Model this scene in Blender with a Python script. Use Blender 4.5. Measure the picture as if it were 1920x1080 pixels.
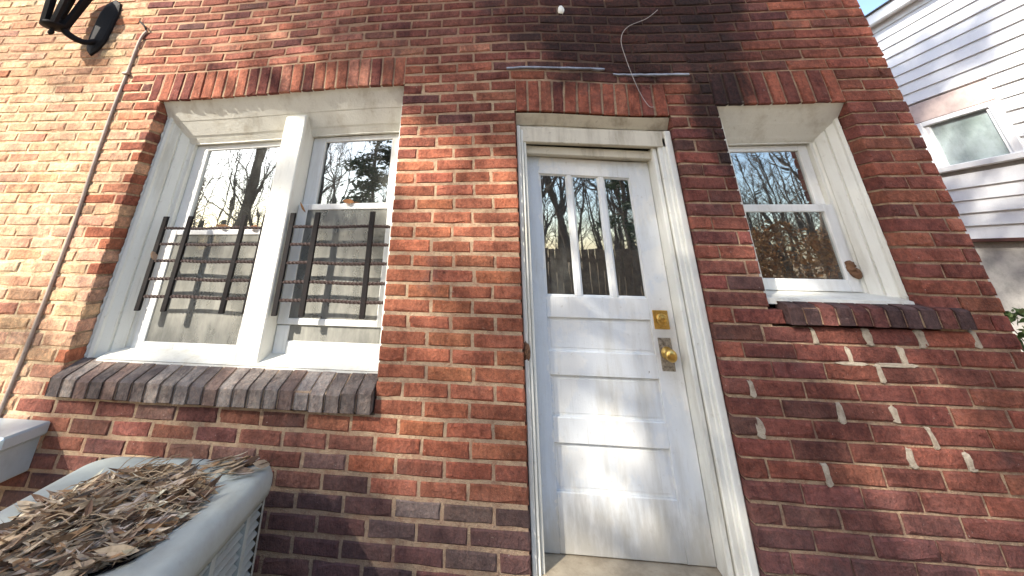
import bpy, math, random
from mathutils import Vector, Matrix, noise
random.seed(7)
R_ = math.radians
scene = bpy.context.scene
for o in list(bpy.data.objects): bpy.data.objects.remove(o)
col = scene.collection

# ---------------------------------------------------------------- camera
CAM = Vector((0.5945, -2.0778, -1.4040))
def cam_axes(yaw, pitch, roll):
    Rz = Matrix.Rotation(yaw, 3, 'Z'); Rx = Matrix.Rotation(pitch, 3, 'X'); Ry = Matrix.Rotation(roll, 3, 'Y')
    return Rz @ Rx @ Ry
CR = cam_axes(0.096495, 0.401719, -0.016348)
FPX, CX, CY = 700.0, 880.7, 175.2
cam_data = bpy.data.cameras.new('camera')
cam = bpy.data.objects.new('camera', cam_data); col.objects.link(cam)
right, fwd, up = CR.col[0], CR.col[1], CR.col[2]
m = Matrix((right, up, -fwd)).transposed().to_4x4(); m.translation = CAM
cam.matrix_world = m
cam_data.sensor_width = 36.0; cam_data.lens = FPX / 1920 * 36
cam_data.shift_x = (960 - CX) / 1920; cam_data.shift_y = (CY - 540) / 1920
cam_data.clip_start = 0.02; cam_data.clip_end = 800
scene.camera = cam
def project(x, y, z):
    d = Vector((x, y, z)) - CAM
    a, b, c_ = d.dot(right), d.dot(fwd), d.dot(up)
    return CX + FPX * a / b, CY - FPX * c_ / b

# ---------------------------------------------------------------- sky, sun, exposure
SUN_TO = Vector((-0.62, -0.70, 0.62)).normalized()
sun_el = math.asin(SUN_TO.z); sun_rot = math.atan2(SUN_TO.x, SUN_TO.y)
world = bpy.data.worlds.new('World'); scene.world = world; world.use_nodes = True
wn = world.node_tree; wn.nodes.clear()
sky = wn.nodes.new('ShaderNodeTexSky'); sky.sky_type = 'NISHITA'; sky.sun_disc = False
sky.sun_elevation = sun_el; sky.sun_rotation = sun_rot; sky.air_density = 1.0; sky.dust_density = 1.2
bg = wn.nodes.new('ShaderNodeBackground'); bg.inputs[1].default_value = 0.15
wo = wn.nodes.new('ShaderNodeOutputWorld')
wn.links.new(sky.outputs[0], bg.inputs[0]); wn.links.new(bg.outputs[0], wo.inputs[0])
sl = bpy.data.lights.new('sun', 'SUN'); sl.energy = 5.0; sl.angle = R_(0.55); sl.color = (1.0, 0.93, 0.82)
sun = bpy.data.objects.new('sun', sl); col.objects.link(sun)
sun.rotation_euler = (-SUN_TO).to_track_quat('-Z', 'Y').to_euler(); sun.location = (-8, -9, 9)
vs = scene.view_settings
vs.view_transform = 'Standard'; vs.look = 'None'; vs.exposure = 1.42; vs.gamma = 1.0; vs.use_curve_mapping = False

# ---------------------------------------------------------------- materials
def new_mat(name):
    mt = bpy.data.materials.new(name); mt.use_nodes = True
    nt = mt.node_tree; nt.nodes.clear()
    out = nt.nodes.new('ShaderNodeOutputMaterial')
    return mt, nt, out
class N:
    def __init__(s, nt): s.nt = nt
    def n(s, t, **kw):
        nd = s.nt.nodes.new(t)
        for k, v in kw.items(): setattr(nd, k, v)
        return nd
    def l(s, a, b): s.nt.links.new(a, b)
    def val(s, sock, v):
        if hasattr(v, 'is_output'): s.l(v, sock)
        else: sock.default_value = v
    def noise(s, vec, scale, detail=4, rough=.55, dist=0.0):
        nd = s.n('ShaderNodeTexNoise'); nd.inputs['Scale'].default_value = scale
        nd.inputs['Detail'].default_value = detail; nd.inputs['Roughness'].default_value = rough
        nd.inputs['Distortion'].default_value = dist
        s.l(vec, nd.inputs['Vector']); return nd.outputs[0]
    def ramp(s, f, a, b, lo=0.0, hi=1.0):
        nd = s.n('ShaderNodeMapRange', interpolation_type='SMOOTHSTEP')
        s.val(nd.inputs[0], f); nd.inputs[1].default_value = a; nd.inputs[2].default_value = b
        nd.inputs[3].default_value = lo; nd.inputs[4].default_value = hi
        return nd.outputs[0]
    def mix(s, f, a, b, mode='MIX'):
        nd = s.n('ShaderNodeMix', data_type='RGBA', blend_type=mode)
        s.val(nd.inputs[0], f)
        for i, v in ((6, a), (7, b)):
            if hasattr(v, 'is_output'): s.l(v, nd.inputs[i])
            else: nd.inputs[i].default_value = (*v, 1)
        return nd.outputs[2]
    def math(s, op, a, b=0.0):
        nd = s.n('ShaderNodeMath', operation=op); s.val(nd.inputs[0], a); s.val(nd.inputs[1], b); return nd.outputs[0]
    def pos(s): return s.n('ShaderNodeNewGeometry').outputs['Position']
    def scaled(s, vec, sc, loc=(0, 0, 0)):
        nd = s.n('ShaderNodeMapping'); nd.inputs['Scale'].default_value = sc; nd.inputs['Location'].default_value = loc
        s.l(vec, nd.inputs[0]); return nd.outputs[0]
    def bump(s, h, strength, dist=0.01, normal=None):
        nd = s.n('ShaderNodeBump'); nd.inputs['Strength'].default_value = strength; nd.inputs['Distance'].default_value = dist
        s.l(h, nd.inputs['Height'])
        if normal: s.l(normal, nd.inputs['Normal'])
        return nd.outputs[0]
    def bsdf(s, out, color, rough=.8, normal=None, metal=0.0, spec=.3):
        b = s.n('ShaderNodeBsdfPrincipled')
        if hasattr(color, 'is_output'): s.l(color, b.inputs['Base Color'])
        else: b.inputs['Base Color'].default_value = (*color, 1)
        s.val(b.inputs['Roughness'], rough); s.val(b.inputs['Metallic'], metal)
        b.inputs['Specular IOR Level'].default_value = spec
        if normal: s.l(normal, b.inputs['Normal'])
        s.l(b.outputs[0], out.inputs[0]); return b

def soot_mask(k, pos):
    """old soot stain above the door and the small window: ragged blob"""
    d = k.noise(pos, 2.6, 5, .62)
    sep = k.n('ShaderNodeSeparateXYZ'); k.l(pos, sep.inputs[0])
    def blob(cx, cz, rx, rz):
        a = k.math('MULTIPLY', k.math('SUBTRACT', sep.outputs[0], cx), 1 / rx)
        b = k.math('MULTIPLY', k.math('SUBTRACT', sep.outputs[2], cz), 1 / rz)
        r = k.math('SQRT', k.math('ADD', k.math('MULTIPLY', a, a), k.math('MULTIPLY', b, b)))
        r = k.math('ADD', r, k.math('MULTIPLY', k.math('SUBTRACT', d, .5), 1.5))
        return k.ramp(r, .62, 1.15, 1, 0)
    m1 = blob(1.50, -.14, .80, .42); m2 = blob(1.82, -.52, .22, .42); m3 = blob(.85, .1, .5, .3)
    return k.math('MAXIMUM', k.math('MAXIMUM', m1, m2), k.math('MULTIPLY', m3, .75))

def brick_mat(name, source):
    mt, nt, out = new_mat(name); k = N(nt); pos = k.pos()
    if source == 'object':
        base = k.n('ShaderNodeObjectInfo').outputs['Color']
    else:
        at = k.n('ShaderNodeAttribute'); at.attribute_name = 'tint'; base = at.outputs['Color']
    n1 = k.noise(pos, 9, 5, .65); n2 = k.noise(pos, 55, 4, .7); n3 = k.noise(pos, 230, 3, .6)
    c = k.mix(k.ramp(n1, .36, .68), base, (.56, .54, .56), 'MULTIPLY')
    c = k.mix(k.ramp(n2, .40, .70, 0, .9), c, (1.55, 1.4, 1.3), 'MULTIPLY')
    c = k.mix(k.ramp(k.noise(k.scaled(pos, (1.3, 1, .8), (2, 7, 5)), 24, 5, .7), .48, .66, 0, .75), c, (.58, .53, .53), 'MULTIPLY')
    c = k.mix(k.ramp(n3, .52, .75, 0, .65), c, (.38, .34, .34), 'MULTIPLY')
    c = k.mix(k.ramp(k.noise(pos, 3.1, 4, .7), .56, .74, 0, .5), c, (.10, .075, .07))
    c = k.mix(k.ramp(k.noise(k.scaled(pos, (1.6, 1, .5), (8, 2, 3)), 2.2, 6, .68), .50, .70, 0, .55), c, (.46, .42, .43), 'MULTIPLY')
    # pale mortar smears, lime bloom and paint specks
    c = k.mix(k.ramp(k.noise(k.scaled(pos, (1, 1, 1.6), (3, 1, 8)), 26, 6, .75), .63, .75, 0, .55), c, (.44, .34, .26))
    c = k.mix(k.ramp(k.noise(k.scaled(pos, (1, 1, 1), (9, 4, 2)), 120, 2, .5), .74, .78, 0, .6), c, (.62, .58, .54))
    # splash dirt plus painted-in shade low on the wall, ragged upper edge
    sp = k.n('ShaderNodeSeparateXYZ'); k.l(pos, sp.inputs[0])
    dl = k.ramp(k.math('ADD', sp.outputs[2], k.math('MULTIPLY', n1, .55)), -2.25, -1.85, .34, 0)
    c = k.mix(dl, c, (.075, .060, .062))
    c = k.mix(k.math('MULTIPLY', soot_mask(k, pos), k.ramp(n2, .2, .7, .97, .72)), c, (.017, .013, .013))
    h = k.noise(k.scaled(pos, (150, 60, 42)), 1, 4, .7)
    h2 = k.math('ADD', k.math('MULTIPLY', h, .7), k.math('MULTIPLY', n2, .9))
    nb = k.bump(h2, 1.0, .010)
    k.bsdf(out, c, .92, nb, spec=.18); return mt

def mortar_mat():
    mt, nt, out = new_mat('mortar'); k = N(nt); pos = k.pos()
    sep = k.n('ShaderNodeSeparateXYZ'); k.l(pos, sep.inputs[0])
    n1 = k.noise(pos, 5, 5, .6); n2 = k.noise(pos, 70, 4, .7); n3 = k.noise(pos, 260, 2)
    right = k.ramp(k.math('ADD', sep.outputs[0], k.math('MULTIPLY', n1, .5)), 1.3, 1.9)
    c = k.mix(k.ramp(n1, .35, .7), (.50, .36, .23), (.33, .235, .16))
    c = k.mix(k.ramp(k.math('ADD', sep.outputs[0], k.math('MULTIPLY', n1, .4)), -1.75, -1.3, 1, 0), c, (.66, .51, .32))  # paler mortar at the left: strong sunlight put into the colour
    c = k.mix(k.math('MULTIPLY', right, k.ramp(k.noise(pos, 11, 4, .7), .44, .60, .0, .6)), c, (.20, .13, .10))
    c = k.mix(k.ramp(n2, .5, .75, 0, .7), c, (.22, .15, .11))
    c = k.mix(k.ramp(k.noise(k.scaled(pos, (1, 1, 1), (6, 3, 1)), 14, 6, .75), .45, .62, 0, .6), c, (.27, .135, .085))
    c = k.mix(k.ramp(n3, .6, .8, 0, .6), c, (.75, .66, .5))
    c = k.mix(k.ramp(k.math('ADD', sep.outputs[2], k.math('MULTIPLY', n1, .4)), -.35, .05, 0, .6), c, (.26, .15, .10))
    # same low band in the joints: dirt and painted shade, ragged upper edge
    sp = k.n('ShaderNodeSeparateXYZ'); k.l(pos, sp.inputs[0])
    dl = k.ramp(k.math('ADD', sp.outputs[2], k.math('MULTIPLY', n1, .55)), -2.25, -1.85, .34, 0)
    c = k.mix(dl, c, (.075, .060, .062))
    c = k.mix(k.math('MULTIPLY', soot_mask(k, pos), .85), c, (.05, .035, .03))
    nb = k.bump(k.math('ADD', n2, k.math('MULTIPLY', n3, .5)), 1.0, .008)
    k.bsdf(out, c, .95, nb, spec=.1); return mt

def paint_mat(name, colr, dirt=(.30, .25, .17), amount=1.0, rough=.5, streak=1.0, repaint=False):
    mt, nt, out = new_mat(name); k = N(nt); pos = k.pos()
    n1 = k.noise(k.scaled(pos, (6, 6, 1.1)), 1.6, 6, .65); n2 = k.noise(pos, 34, 5, .7)
    n3 = k.noise(k.scaled(pos, (70, 70, 3.5)), 1.0, 4, .65)
    if repaint:      # an older bluish coat left along the hinge side and the panels, ragged edge
        sep = k.n('ShaderNodeSeparateXYZ'); k.l(pos, sep.inputs[0])
        e = k.math('ADD', sep.outputs[0], k.math('MULTIPLY', k.math('SUBTRACT', k.noise(pos, 13, 5, .7), .5), .12))
        colr = k.mix(k.ramp(e, .793, .803), (.58, .62, .66), colr)
        b2 = k.ramp(k.noise(k.scaled(pos, (1, 1, .8), (1, 1, 4)), 4.2, 5, .62), .47, .53, 0, .55)
        colr = k.mix(b2, colr, (.62, .655, .68))
        gz = k.ramp(k.math('ADD', sep.outputs[2], k.math('MULTIPLY', k.noise(k.scaled(pos, (9, 1, 2)), 2.5, 6, .7), .45)), -2.36, -2.08, .75, 0)
        colr = k.mix(gz, colr, (.36, .33, .27))
        hx = k.math('MULTIPLY', k.math('SUBTRACT', sep.outputs[0], 1.365), 9.0); hz = k.math('MULTIPLY', k.math('ADD', sep.outputs[2], 1.79), 4.2)
        hr = k.math('ADD', k.math('SQRT', k.math('ADD', k.math('MULTIPLY', hx, hx), k.math('MULTIPLY', hz, hz))), k.math('MULTIPLY', k.noise(pos, 12, 5, .7), .8))
        colr = k.mix(k.ramp(hr, .5, 1.4, .6, 0), colr, (.38, .33, .26))
    c = k.mix(k.ramp(n1, .45, .78, 0, .42 * amount), colr, dirt)
    c = k.mix(k.ramp(n2, .60, .74, 0, .30 * amount), c, dirt)
    c = k.mix(k.ramp(n3, .62, .74, 0, .42 * streak), c, (.42, .40, .35))
    chips = k.ramp(k.noise(k.scaled(pos, (1, 1, .6), (5, 2, 1)), 17, 6, .72), .715, .74, 0, 1)
    c = k.mix(chips, c, (.22, .17, .12))
    h = k.math('ADD', k.math('MULTIPLY', n3, .6), k.math('MULTIPLY', n2, .5))
    h = k.math('SUBTRACT', h, k.math('MULTIPLY', chips, .6))
    k.bsdf(out, c, rough, k.bump(h, .45, .005), spec=.4); return mt

def simple_mat(name, colr, rough=.6, metal=0.0, var=.25, scale=20, bump=.2, spec=.4, dark=None):
    mt, nt, out = new_mat(name); k = N(nt); pos = k.pos()
    n1 = k.noise(pos, scale, 5, .65); n2 = k.noise(pos, scale * 7, 3)
    dk = dark or tuple(v * .45 for v in colr)
    c = k.mix(k.ramp(n1, .35, .75, 0, var * 2), colr, dk)
    c = k.mix(k.ramp(n2, .55, .8, 0, var), c, dk)
    k.bsdf(out, c, rough, k.bump(n2, bump, .004), metal, spec); return mt

def glass_mat(name='old_window_glass', mirror=.34, cap=.3):
    mt, nt, out = new_mat(name); k = N(nt); pos = k.pos()
    wav = k.noise(k.scaled(pos, (1, 1, .6)), 5.5, 2, .5)
    nb = k.bump(wav, .025, .02)
    gl = k.n('ShaderNodeBsdfGlossy'); gl.inputs['Roughness'].default_value = .012
    gl.inputs['Color'].default_value = (.93, .95, .96, 1); k.l(nb, gl.inputs['Normal'])
    tr = k.n('ShaderNodeBsdfTransparent'); tr.inputs[0].default_value = (.62, .66, .64, 1) if mirror > .1 else (.93, .95, .95, 1)
    df = k.n('ShaderNodeBsdfDiffuse'); df.inputs[0].default_value = (.36, .36, .33, 1)
    mx = k.n('ShaderNodeMixShader'); k.l(tr.outputs[0], mx.inputs[1]); k.l(gl.outputs[0], mx.inputs[2])
    fr = k.n('ShaderNodeFresnel'); fr.inputs[0].default_value = 1.5
    k.l(k.math('ADD', k.math('MINIMUM', fr.outputs[0], cap), mirror), mx.inputs[0])
    m2 = k.n('ShaderNodeMixShader')
    k.l(k.ramp(k.noise(k.scaled(pos, (1, 1, .5)), 7, 5, .7), .4, .8, .03, .16), m2.inputs[0])
    k.l(mx.outputs[0], m2.inputs[1]); k.l(df.outputs[0], m2.inputs[2])
    k.l(m2.outputs[0], out.inputs[0]); return mt

def side_mat():
    mt, nt, out = new_mat('side_brickwork'); k = N(nt); pos = k.pos()
    sw = k.n('ShaderNodeSeparateXYZ'); k.l(pos, sw.inputs[0]); cb = k.n('ShaderNodeCombineXYZ'); k.l(sw.outputs[1], cb.inputs[0]); k.l(sw.outputs[2], cb.inputs[1])
    br = k.n('ShaderNodeTexBrick'); k.l(cb.outputs[0], br.inputs[0]); br.inputs['Scale'].default_value = 1
    br.inputs['Brick Width'].default_value = .2135; br.inputs['Row Height'].default_value = .0675; br.inputs['Mortar Size'].default_value = .006
    br.inputs['Color1'].default_value = (.16, .06, .045, 1); br.inputs['Color2'].default_value = (.12, .05, .045, 1); br.inputs['Mortar'].default_value = (.2, .15, .12, 1)
    k.bsdf(out, br.outputs[0], .9); return mt

def screen_mat():
    mt, nt, out = new_mat('insect_screen'); k = N(nt); pos = k.pos()
    df = k.n('ShaderNodeBsdfDiffuse'); c = k.mix(k.ramp(k.noise(k.scaled(pos, (1, 1, .35)), 9, 5, .7), .35, .75), (.20, .20, .18), (.36, .35, .31)); k.l(c, df.inputs[0])
    tr = k.n('ShaderNodeBsdfTransparent'); mx = k.n('ShaderNodeMixShader')
    k.l(k.ramp(k.noise(k.scaled(pos, (1, 1, .5), (4, 0, 2)), 6, 4, .6), .3, .75, .5, .74), mx.inputs[0])
    k.l(tr.outputs[0], mx.inputs[1]); k.l(df.outputs[0], mx.inputs[2]); k.l(mx.outputs[0], out.inputs[0]); return mt

def attr_mat(name, rough=.8, translucent=0.0, scale=60, spec=.2):
    mt, nt, out = new_mat(name); k = N(nt); pos = k.pos()
    at = k.n('ShaderNodeAttribute'); at.attribute_name = 'tint'
    c = k.mix(k.ramp(k.noise(pos, scale, 3), .4, .75, 0, .6), at.outputs['Color'], (.5, .45, .42), 'MULTIPLY')
    b = k.bsdf(out, c, rough, None, spec=spec)
    if translucent:
        t = k.n('ShaderNodeBsdfTranslucent'); k.l(c, t.inputs[0])
        mx = k.n('ShaderNodeMixShader'); mx.inputs[0].default_value = translucent
        k.l(b.outputs[0], mx.inputs[1]); k.l(t.outputs[0], mx.inputs[2]); k.l(mx.outputs[0], out.inputs[0])
    return mt

M = {
 'brick': brick_mat('fired_brick', 'object'), 'brickwork': brick_mat('fired_brick_far', 'attr'),
 'mortar': mortar_mat(),
 'patch': simple_mat('repointing_mortar', (.42, .36, .28), .95, 0, .5, 30, .8, .1, (.25, .20, .15)),
 'white': paint_mat('old_white_paint', (.70, .69, .62), (.33, .28, .19), 1.25),
 'cream': paint_mat('weathered_cream_paint', (.58, .53, .42), (.16, .11, .06), 1.6),
 'door': paint_mat('door_white_paint', (.74, .735, .70), (.40, .36, .27), 1.3, .42, .9, True),
 'sash': paint_mat('sash_white_paint', (.72, .72, .69), (.35, .3, .22), .9),
 'glass': glass_mat(), 'glass_dim': glass_mat('dull_window_glass', .0, .07), 'reflection_sheet': simple_mat('grey_green_reflection', (.62, .68, .70), .9, 0, .5, 3, .1, .1, (.34, .40, .38)),  # grey-green colour imitates the reflection in the neighbour's pane
 'screen': screen_mat(), 'sidebrick': side_mat(),
 'iron': simple_mat('black_painted_iron', (.0065, .006, .0065), .65, .0, .3, 40, .5, .2, (.016, .009, .007)),
 'rod': simple_mat('rusty_rod', (.05, .032, .027), .45, .2, .5, 60, .6, .4, (.05, .03, .025)),
 'brass': simple_mat('worn_brass', (.72, .47, .14), .28, 1.0, .3, 40, .1, .5, (.35, .22, .08)),
 'plate': simple_mat('tarnished_plate', (.42, .36, .28), .5, .7, .6, 50, .2, .4, (.15, .12, .09)),
 'metal_grey': simple_mat('grey_green_enamel', (.34, .38, .365), .48, .0, .34, 7, .12, .45, (.25, .26, .24)),
 'slot': simple_mat('dark_void', (.012, .012, .012), .9),
 'box': simple_mat('galvanised_sheet', (.46, .53, .56), .4, .35, .2, 9, .08, .4, (.3, .33, .34)),
 'conduit': simple_mat('painted_conduit', (.36, .29, .24), .55, .1, .3, 30, .2, .3, (.2, .15, .12)),
 'lead': simple_mat('lead_flashing', (.30, .31, .34), .6, .3, .4, 30, .4),
 'wire': simple_mat('pale_wire', (.42, .37, .34), .7),
 'siding': paint_mat('siding_white', (.80, .81, .82), (.5, .48, .45), .5, .5, .3),
 'pinkboard': simple_mat('faded_board', (.62, .50, .46), .8, 0, .2, 14),
 'brownboard': simple_mat('brown_board', (.10, .04, .03), .7),
 'stucco': simple_mat('pale_foundation', (.52, .50, .47), .9, 0, .3, 9, .5),
 'shingle': simple_mat('roof_shingle', (.09, .085, .08), .95, 0, .4, 30, .7),
 'stone': simple_mat('tan_threshold', (.40, .34, .25), .85, 0, .35, 11, .5, .2, (.2, .16, .11)),
 'concrete': simple_mat('concrete_pad', (.38, .36, .32), .9, 0, .3, 12, .5),
 'ground': simple_mat('leafy_ground', (.30, .22, .14), .95, 0, .5, 3, .8, .1, (.12, .09, .05)),
 'room': simple_mat('dim_room_plaster', (.10, .095, .085), .9),
 'curtain': simple_mat('grey_curtain', (.46, .45, .42), .9, 0, .3, 5, .2, .1, (.28, .27, .25)),
 'fence': simple_mat('weathered_fence', (.17, .125, .09), .85, 0, .5, 8, .5, .2),
 'bark': simple_mat('grey_bark', (.13, .10, .08), .95, 0, .5, 14, .8, .1),
 'needles': attr_mat('foliage', .6, .25, 3), 'litter': attr_mat('dry_leaf', .8, .2, 70),
 'nest': simple_mat('dry_brown', (.20, .10, .05), .8, 0, .5, 60, .6),
}

# ---------------------------------------------------------------- mesh helpers
def sag(x, z):
    """settlement of the upper courses: a few centimetres"""
    ks = [(-3.8, -.05), (-1.7, -.05), (0, .025), (.67, .038), (1.5, -.006), (1.8, -.012), (2.45, -.005), (3.2, 0)]
    if x <= ks[0][0]: g = ks[0][1]
    elif x >= ks[-1][0]: g = ks[-1][1]
    else:
        for (a, va), (b, vb) in zip(ks, ks[1:]):
            if a <= x <= b:
                t = (x - a) / (b - a); t = t * t * (3 - 2 * t); g = va + (vb - va) * t; break
    t = min(1, max(0, (z + 1.6) / .8)); t = t * t * (3 - 2 * t)
    return g * t
def W(x, y, z): return (x, y, z + sag(x, z))

class MB:
    def __init__(s): s.v = []; s.f = []; s.c = []
    def quad(s, *ps, col=None):
        i = len(s.v); s.v += [tuple(p) for p in ps]; s.f.append(tuple(range(i, i + len(ps)))); s.c.append(col); return s
    def box(s, x0, x1, y0, y1, z0, z1, bev=0.0, warp=False, nx=1):
        """box, optionally with bevelled edges (three faces a corner)"""
        if bev <= 0:
            xs = [x0 + (x1 - x0) * i / nx for i in range(nx + 1)]
            i0 = len(s.v)
            for x in xs: s.v += [(x, y0, z0), (x, y1, z0), (x, y1, z1), (x, y0, z1)]
            for k in range(nx):
                a = i0 + k * 4; b = a + 4
                for j in range(4):
                    j2 = (j + 1) % 4; s.f.append((a + j, b + j, b + j2, a + j2)); s.c.append(None)
            s.f.append((i0, i0 + 3, i0 + 2, i0 + 1)[::-1]); s.c.append(None)
            e = i0 + nx * 4; s.f.append((e, e + 1, e + 2, e + 3)[::-1]); s.c.append(None)
        else:
            b = min(bev, (x1 - x0) * .45, (y1 - y0) * .45, (z1 - z0) * .45)
            idx = {}
            X = (x0, x1); Y = (y0, y1); Z = (z0, z1); sg = (1, -1)
            for i in (0, 1):
                for j in (0, 1):
                    for k in (0, 1):
                        for ax in range(3):
                            p = [X[i] + b * sg[i], Y[j] + b * sg[j], Z[k] + b * sg[k]]
                            p[ax] = (X[i], Y[j], Z[k])[ax]
                            idx[i, j, k, ax] = len(s.v); s.v.append(tuple(p))
            def F(*q): s.f.append(tuple(idx[t] for t in q)); s.c.append(None)
            for i in (0, 1):
                q = [(i, 0, 0, 0), (i, 1, 0, 0), (i, 1, 1, 0), (i, 0, 1, 0)]; F(*(q if i else q[::-1]))
                q = [(0, i, 0, 1), (1, i, 0, 1), (1, i, 1, 1), (0, i, 1, 1)]; F(*(q[::-1] if i else q))
                q = [(0, 0, i, 2), (1, 0, i, 2), (1, 1, i, 2), (0, 1, i, 2)]; F(*(q if i else q[::-1]))
                for j in (0, 1):
                    F((i, j, 0, 0), (i, j, 0, 1), (i, j, 1, 1), (i, j, 1, 0))
                    F((i, 0, j, 0), (i, 0, j, 2), (i, 1, j, 2), (i, 1, j, 0))
                    F((0, i, j, 1), (0, i, j, 2), (1, i, j, 2), (1, i, j, 1))
                    for k in (0, 1): F((i, j, k, 0), (i, j, k, 1), (i, j, k, 2))
        return s
    def tube(s, pts, rad, n=8, cap=True, twist=0.0, col=None):
        pts = [Vector(p) for p in pts]; rings = []
        rads = rad if isinstance(rad, (list, tuple)) else [rad] * len(pts)
        prev = None
        for i, p in enumerate(pts):
            t = (pts[min(i + 1, len(pts) - 1)] - pts[max(i - 1, 0)]).normalized()
            if prev is None:
                a = Vector((0, 0, 1)) if abs(t.z) < .9 else Vector((1, 0, 0))
                u = t.cross(a).normalized()
            else:
                u = (prev - t * prev.dot(t)).normalized()
            prev = u; w = t.cross(u)
            i0 = len(s.v)
            for j in range(n):
                an = 2 * math.pi * j / n + twist * i
                s.v.append(tuple(p + (u * math.cos(an) + w * math.sin(an)) * rads[i]))
            rings.append(i0)
        for a, b in zip(rings, rings[1:]):
            for j in range(n): s.f.append((a + j, a + (j + 1) % n, b + (j + 1) % n, b + j)); s.c.append(col)
        if cap:
            s.f.append(tuple(rings[0] + j for j in range(n))[::-1]); s.c.append(col)
            s.f.append(tuple(rings[-1] + j for j in range(n))); s.c.append(col)
        return s
    def lathe(s, prof, o, axis='y', n=24):
        """prof: (radius, distance along axis)"""
        rings = []
        for r, h in prof:
            i0 = len(s.v); rings.append(i0)
            for j in range(n):
                a = 2 * math.pi * j / n; ca, sa = r * math.cos(a), r * math.sin(a)
                s.v.append((o[0] + ca, o[1] - h, o[2] + sa) if axis == 'y' else (o[0] + ca, o[1] + sa, o[2] + h))
        for a, b in zip(rings, rings[1:]):
            for j in range(n): s.f.append((a + j, a + (j + 1) % n, b + (j + 1) % n, b + j)); s.c.append(None)
        s.f.append(tuple(rings[-1] + j for j in range(n))); s.c.append(None)
        return s
    def mesh(s, name, warp=False, smooth=False):
        me = bpy.data.meshes.new(name)
        v = [W(*p) for p in s.v] if warp else s.v
        me.from_pydata(v, [], s.f)
        if any(c is not None for c in s.c):
            at = me.color_attributes.new('tint', 'FLOAT_COLOR', 'CORNER')
            buf = []
            for f, c in zip(s.f, s.c):
                c = c or (.3, .1, .06)
                buf += [c[0], c[1], c[2], 1.0] * len(f)
            at.data.foreach_set('color', buf)
        if smooth: me.polygons.foreach_set('use_smooth', [True] * len(me.polygons))
        me.update(); return me
    def build(s, name, mat, parent=None, warp=False, smooth=False):
        return link(name, s.mesh(name, warp, smooth), mat, parent)
def root_loc(o):
    l = Vector((0, 0, 0))
    while o: l += o.location; o = o.parent
    return l
def link(name, me, mat, parent=None, loc=None):
    o = bpy.data.objects.new(name, me)
    if mat and not me.materials: me.materials.append(M[mat])
    col.objects.link(o)
    if parent:
        o.parent = parent
        base = root_loc(parent); o.location = (Vector(loc) if loc is not None else Vector((0, 0, 0))) - base
    elif loc is not None: o.location = loc
    return o
def tag(o, label, cat, group=None):
    o['label'] = label; o['category'] = cat
    if group: o['group'] = group
    return o
def thing(name, label, cat, loc=(0, 0, 0), group=None):
    o = bpy.data.objects.new(name, None); o.location = loc; o.empty_display_size = .2; col.objects.link(o)
    return tag(o, label, cat, group)
def struct(o, kind='structure'): o['kind'] = kind; return o
def bx(name, mat, parent, x0, x1, y0, y1, z0, z1, bev=.004, warp=True):
    """one board or block; its origin is kept at the parent's base"""
    return MB().box(x0, x1, y0, y1, z0, z1, bev).build(name, mat, parent, warp)

GZ = -2.75                      # ground level
C = 0.0675; B = 0.2135          # course height, brick pitch
JT = 0.0128                     # joint

# ---------------------------------------------------------------- ground
g = MB(); n = 40
def gh(x, y): return GZ + .02 * noise.noise(Vector((x * .5, y * .5, 0))) * (1 if y < -1.5 else .3)
xs = [-300, -80, -30] + [-14 + i * .7 for i in range(41)] + [30, 80, 300]; ys = [-300, -80, -40] + [-20 + i * .7 for i in range(38)] + [12, 40, 120, 300]
for i in range(len(xs)):
    for j in range(len(ys)): g.v.append((xs[i], ys[j], gh(xs[i], ys[j])))
for i in range(len(xs) - 1):
    for j in range(len(ys) - 1):
        a = i * len(ys) + j; g.f.append((a, a + len(ys), a + len(ys) + 1, a + 1)); g.c.append(None)
struct(g.build('ground', 'ground', smooth=True))

# ---------------------------------------------------------------- brick house
house = thing('brick_house', 'red brick house wall with white door, two windows and soot-dark bricks above', 'house', (0, 0, GZ))
XL, XR = -5.0, 2.765
OPEN = [(-1.645, -.02, 7, 29.5), (.665, 1.53, 10, 41), (1.795, 2.475, 9, 23.6)]      # x0,x1,row top,row bottom
# rows where brick is blocked: opening + lintel + sill
BLOCK = [(-1.745, -.02, 4, 7), (-1.645, -.02, 7, 31), (.67, 1.53, 7, 10), (.665, 1.53, 10, 60),
         (1.785, 2.475, 6, 9), (1.795, 2.475, 9, 24), (1.846, 2.592, 24, 25)]

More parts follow.
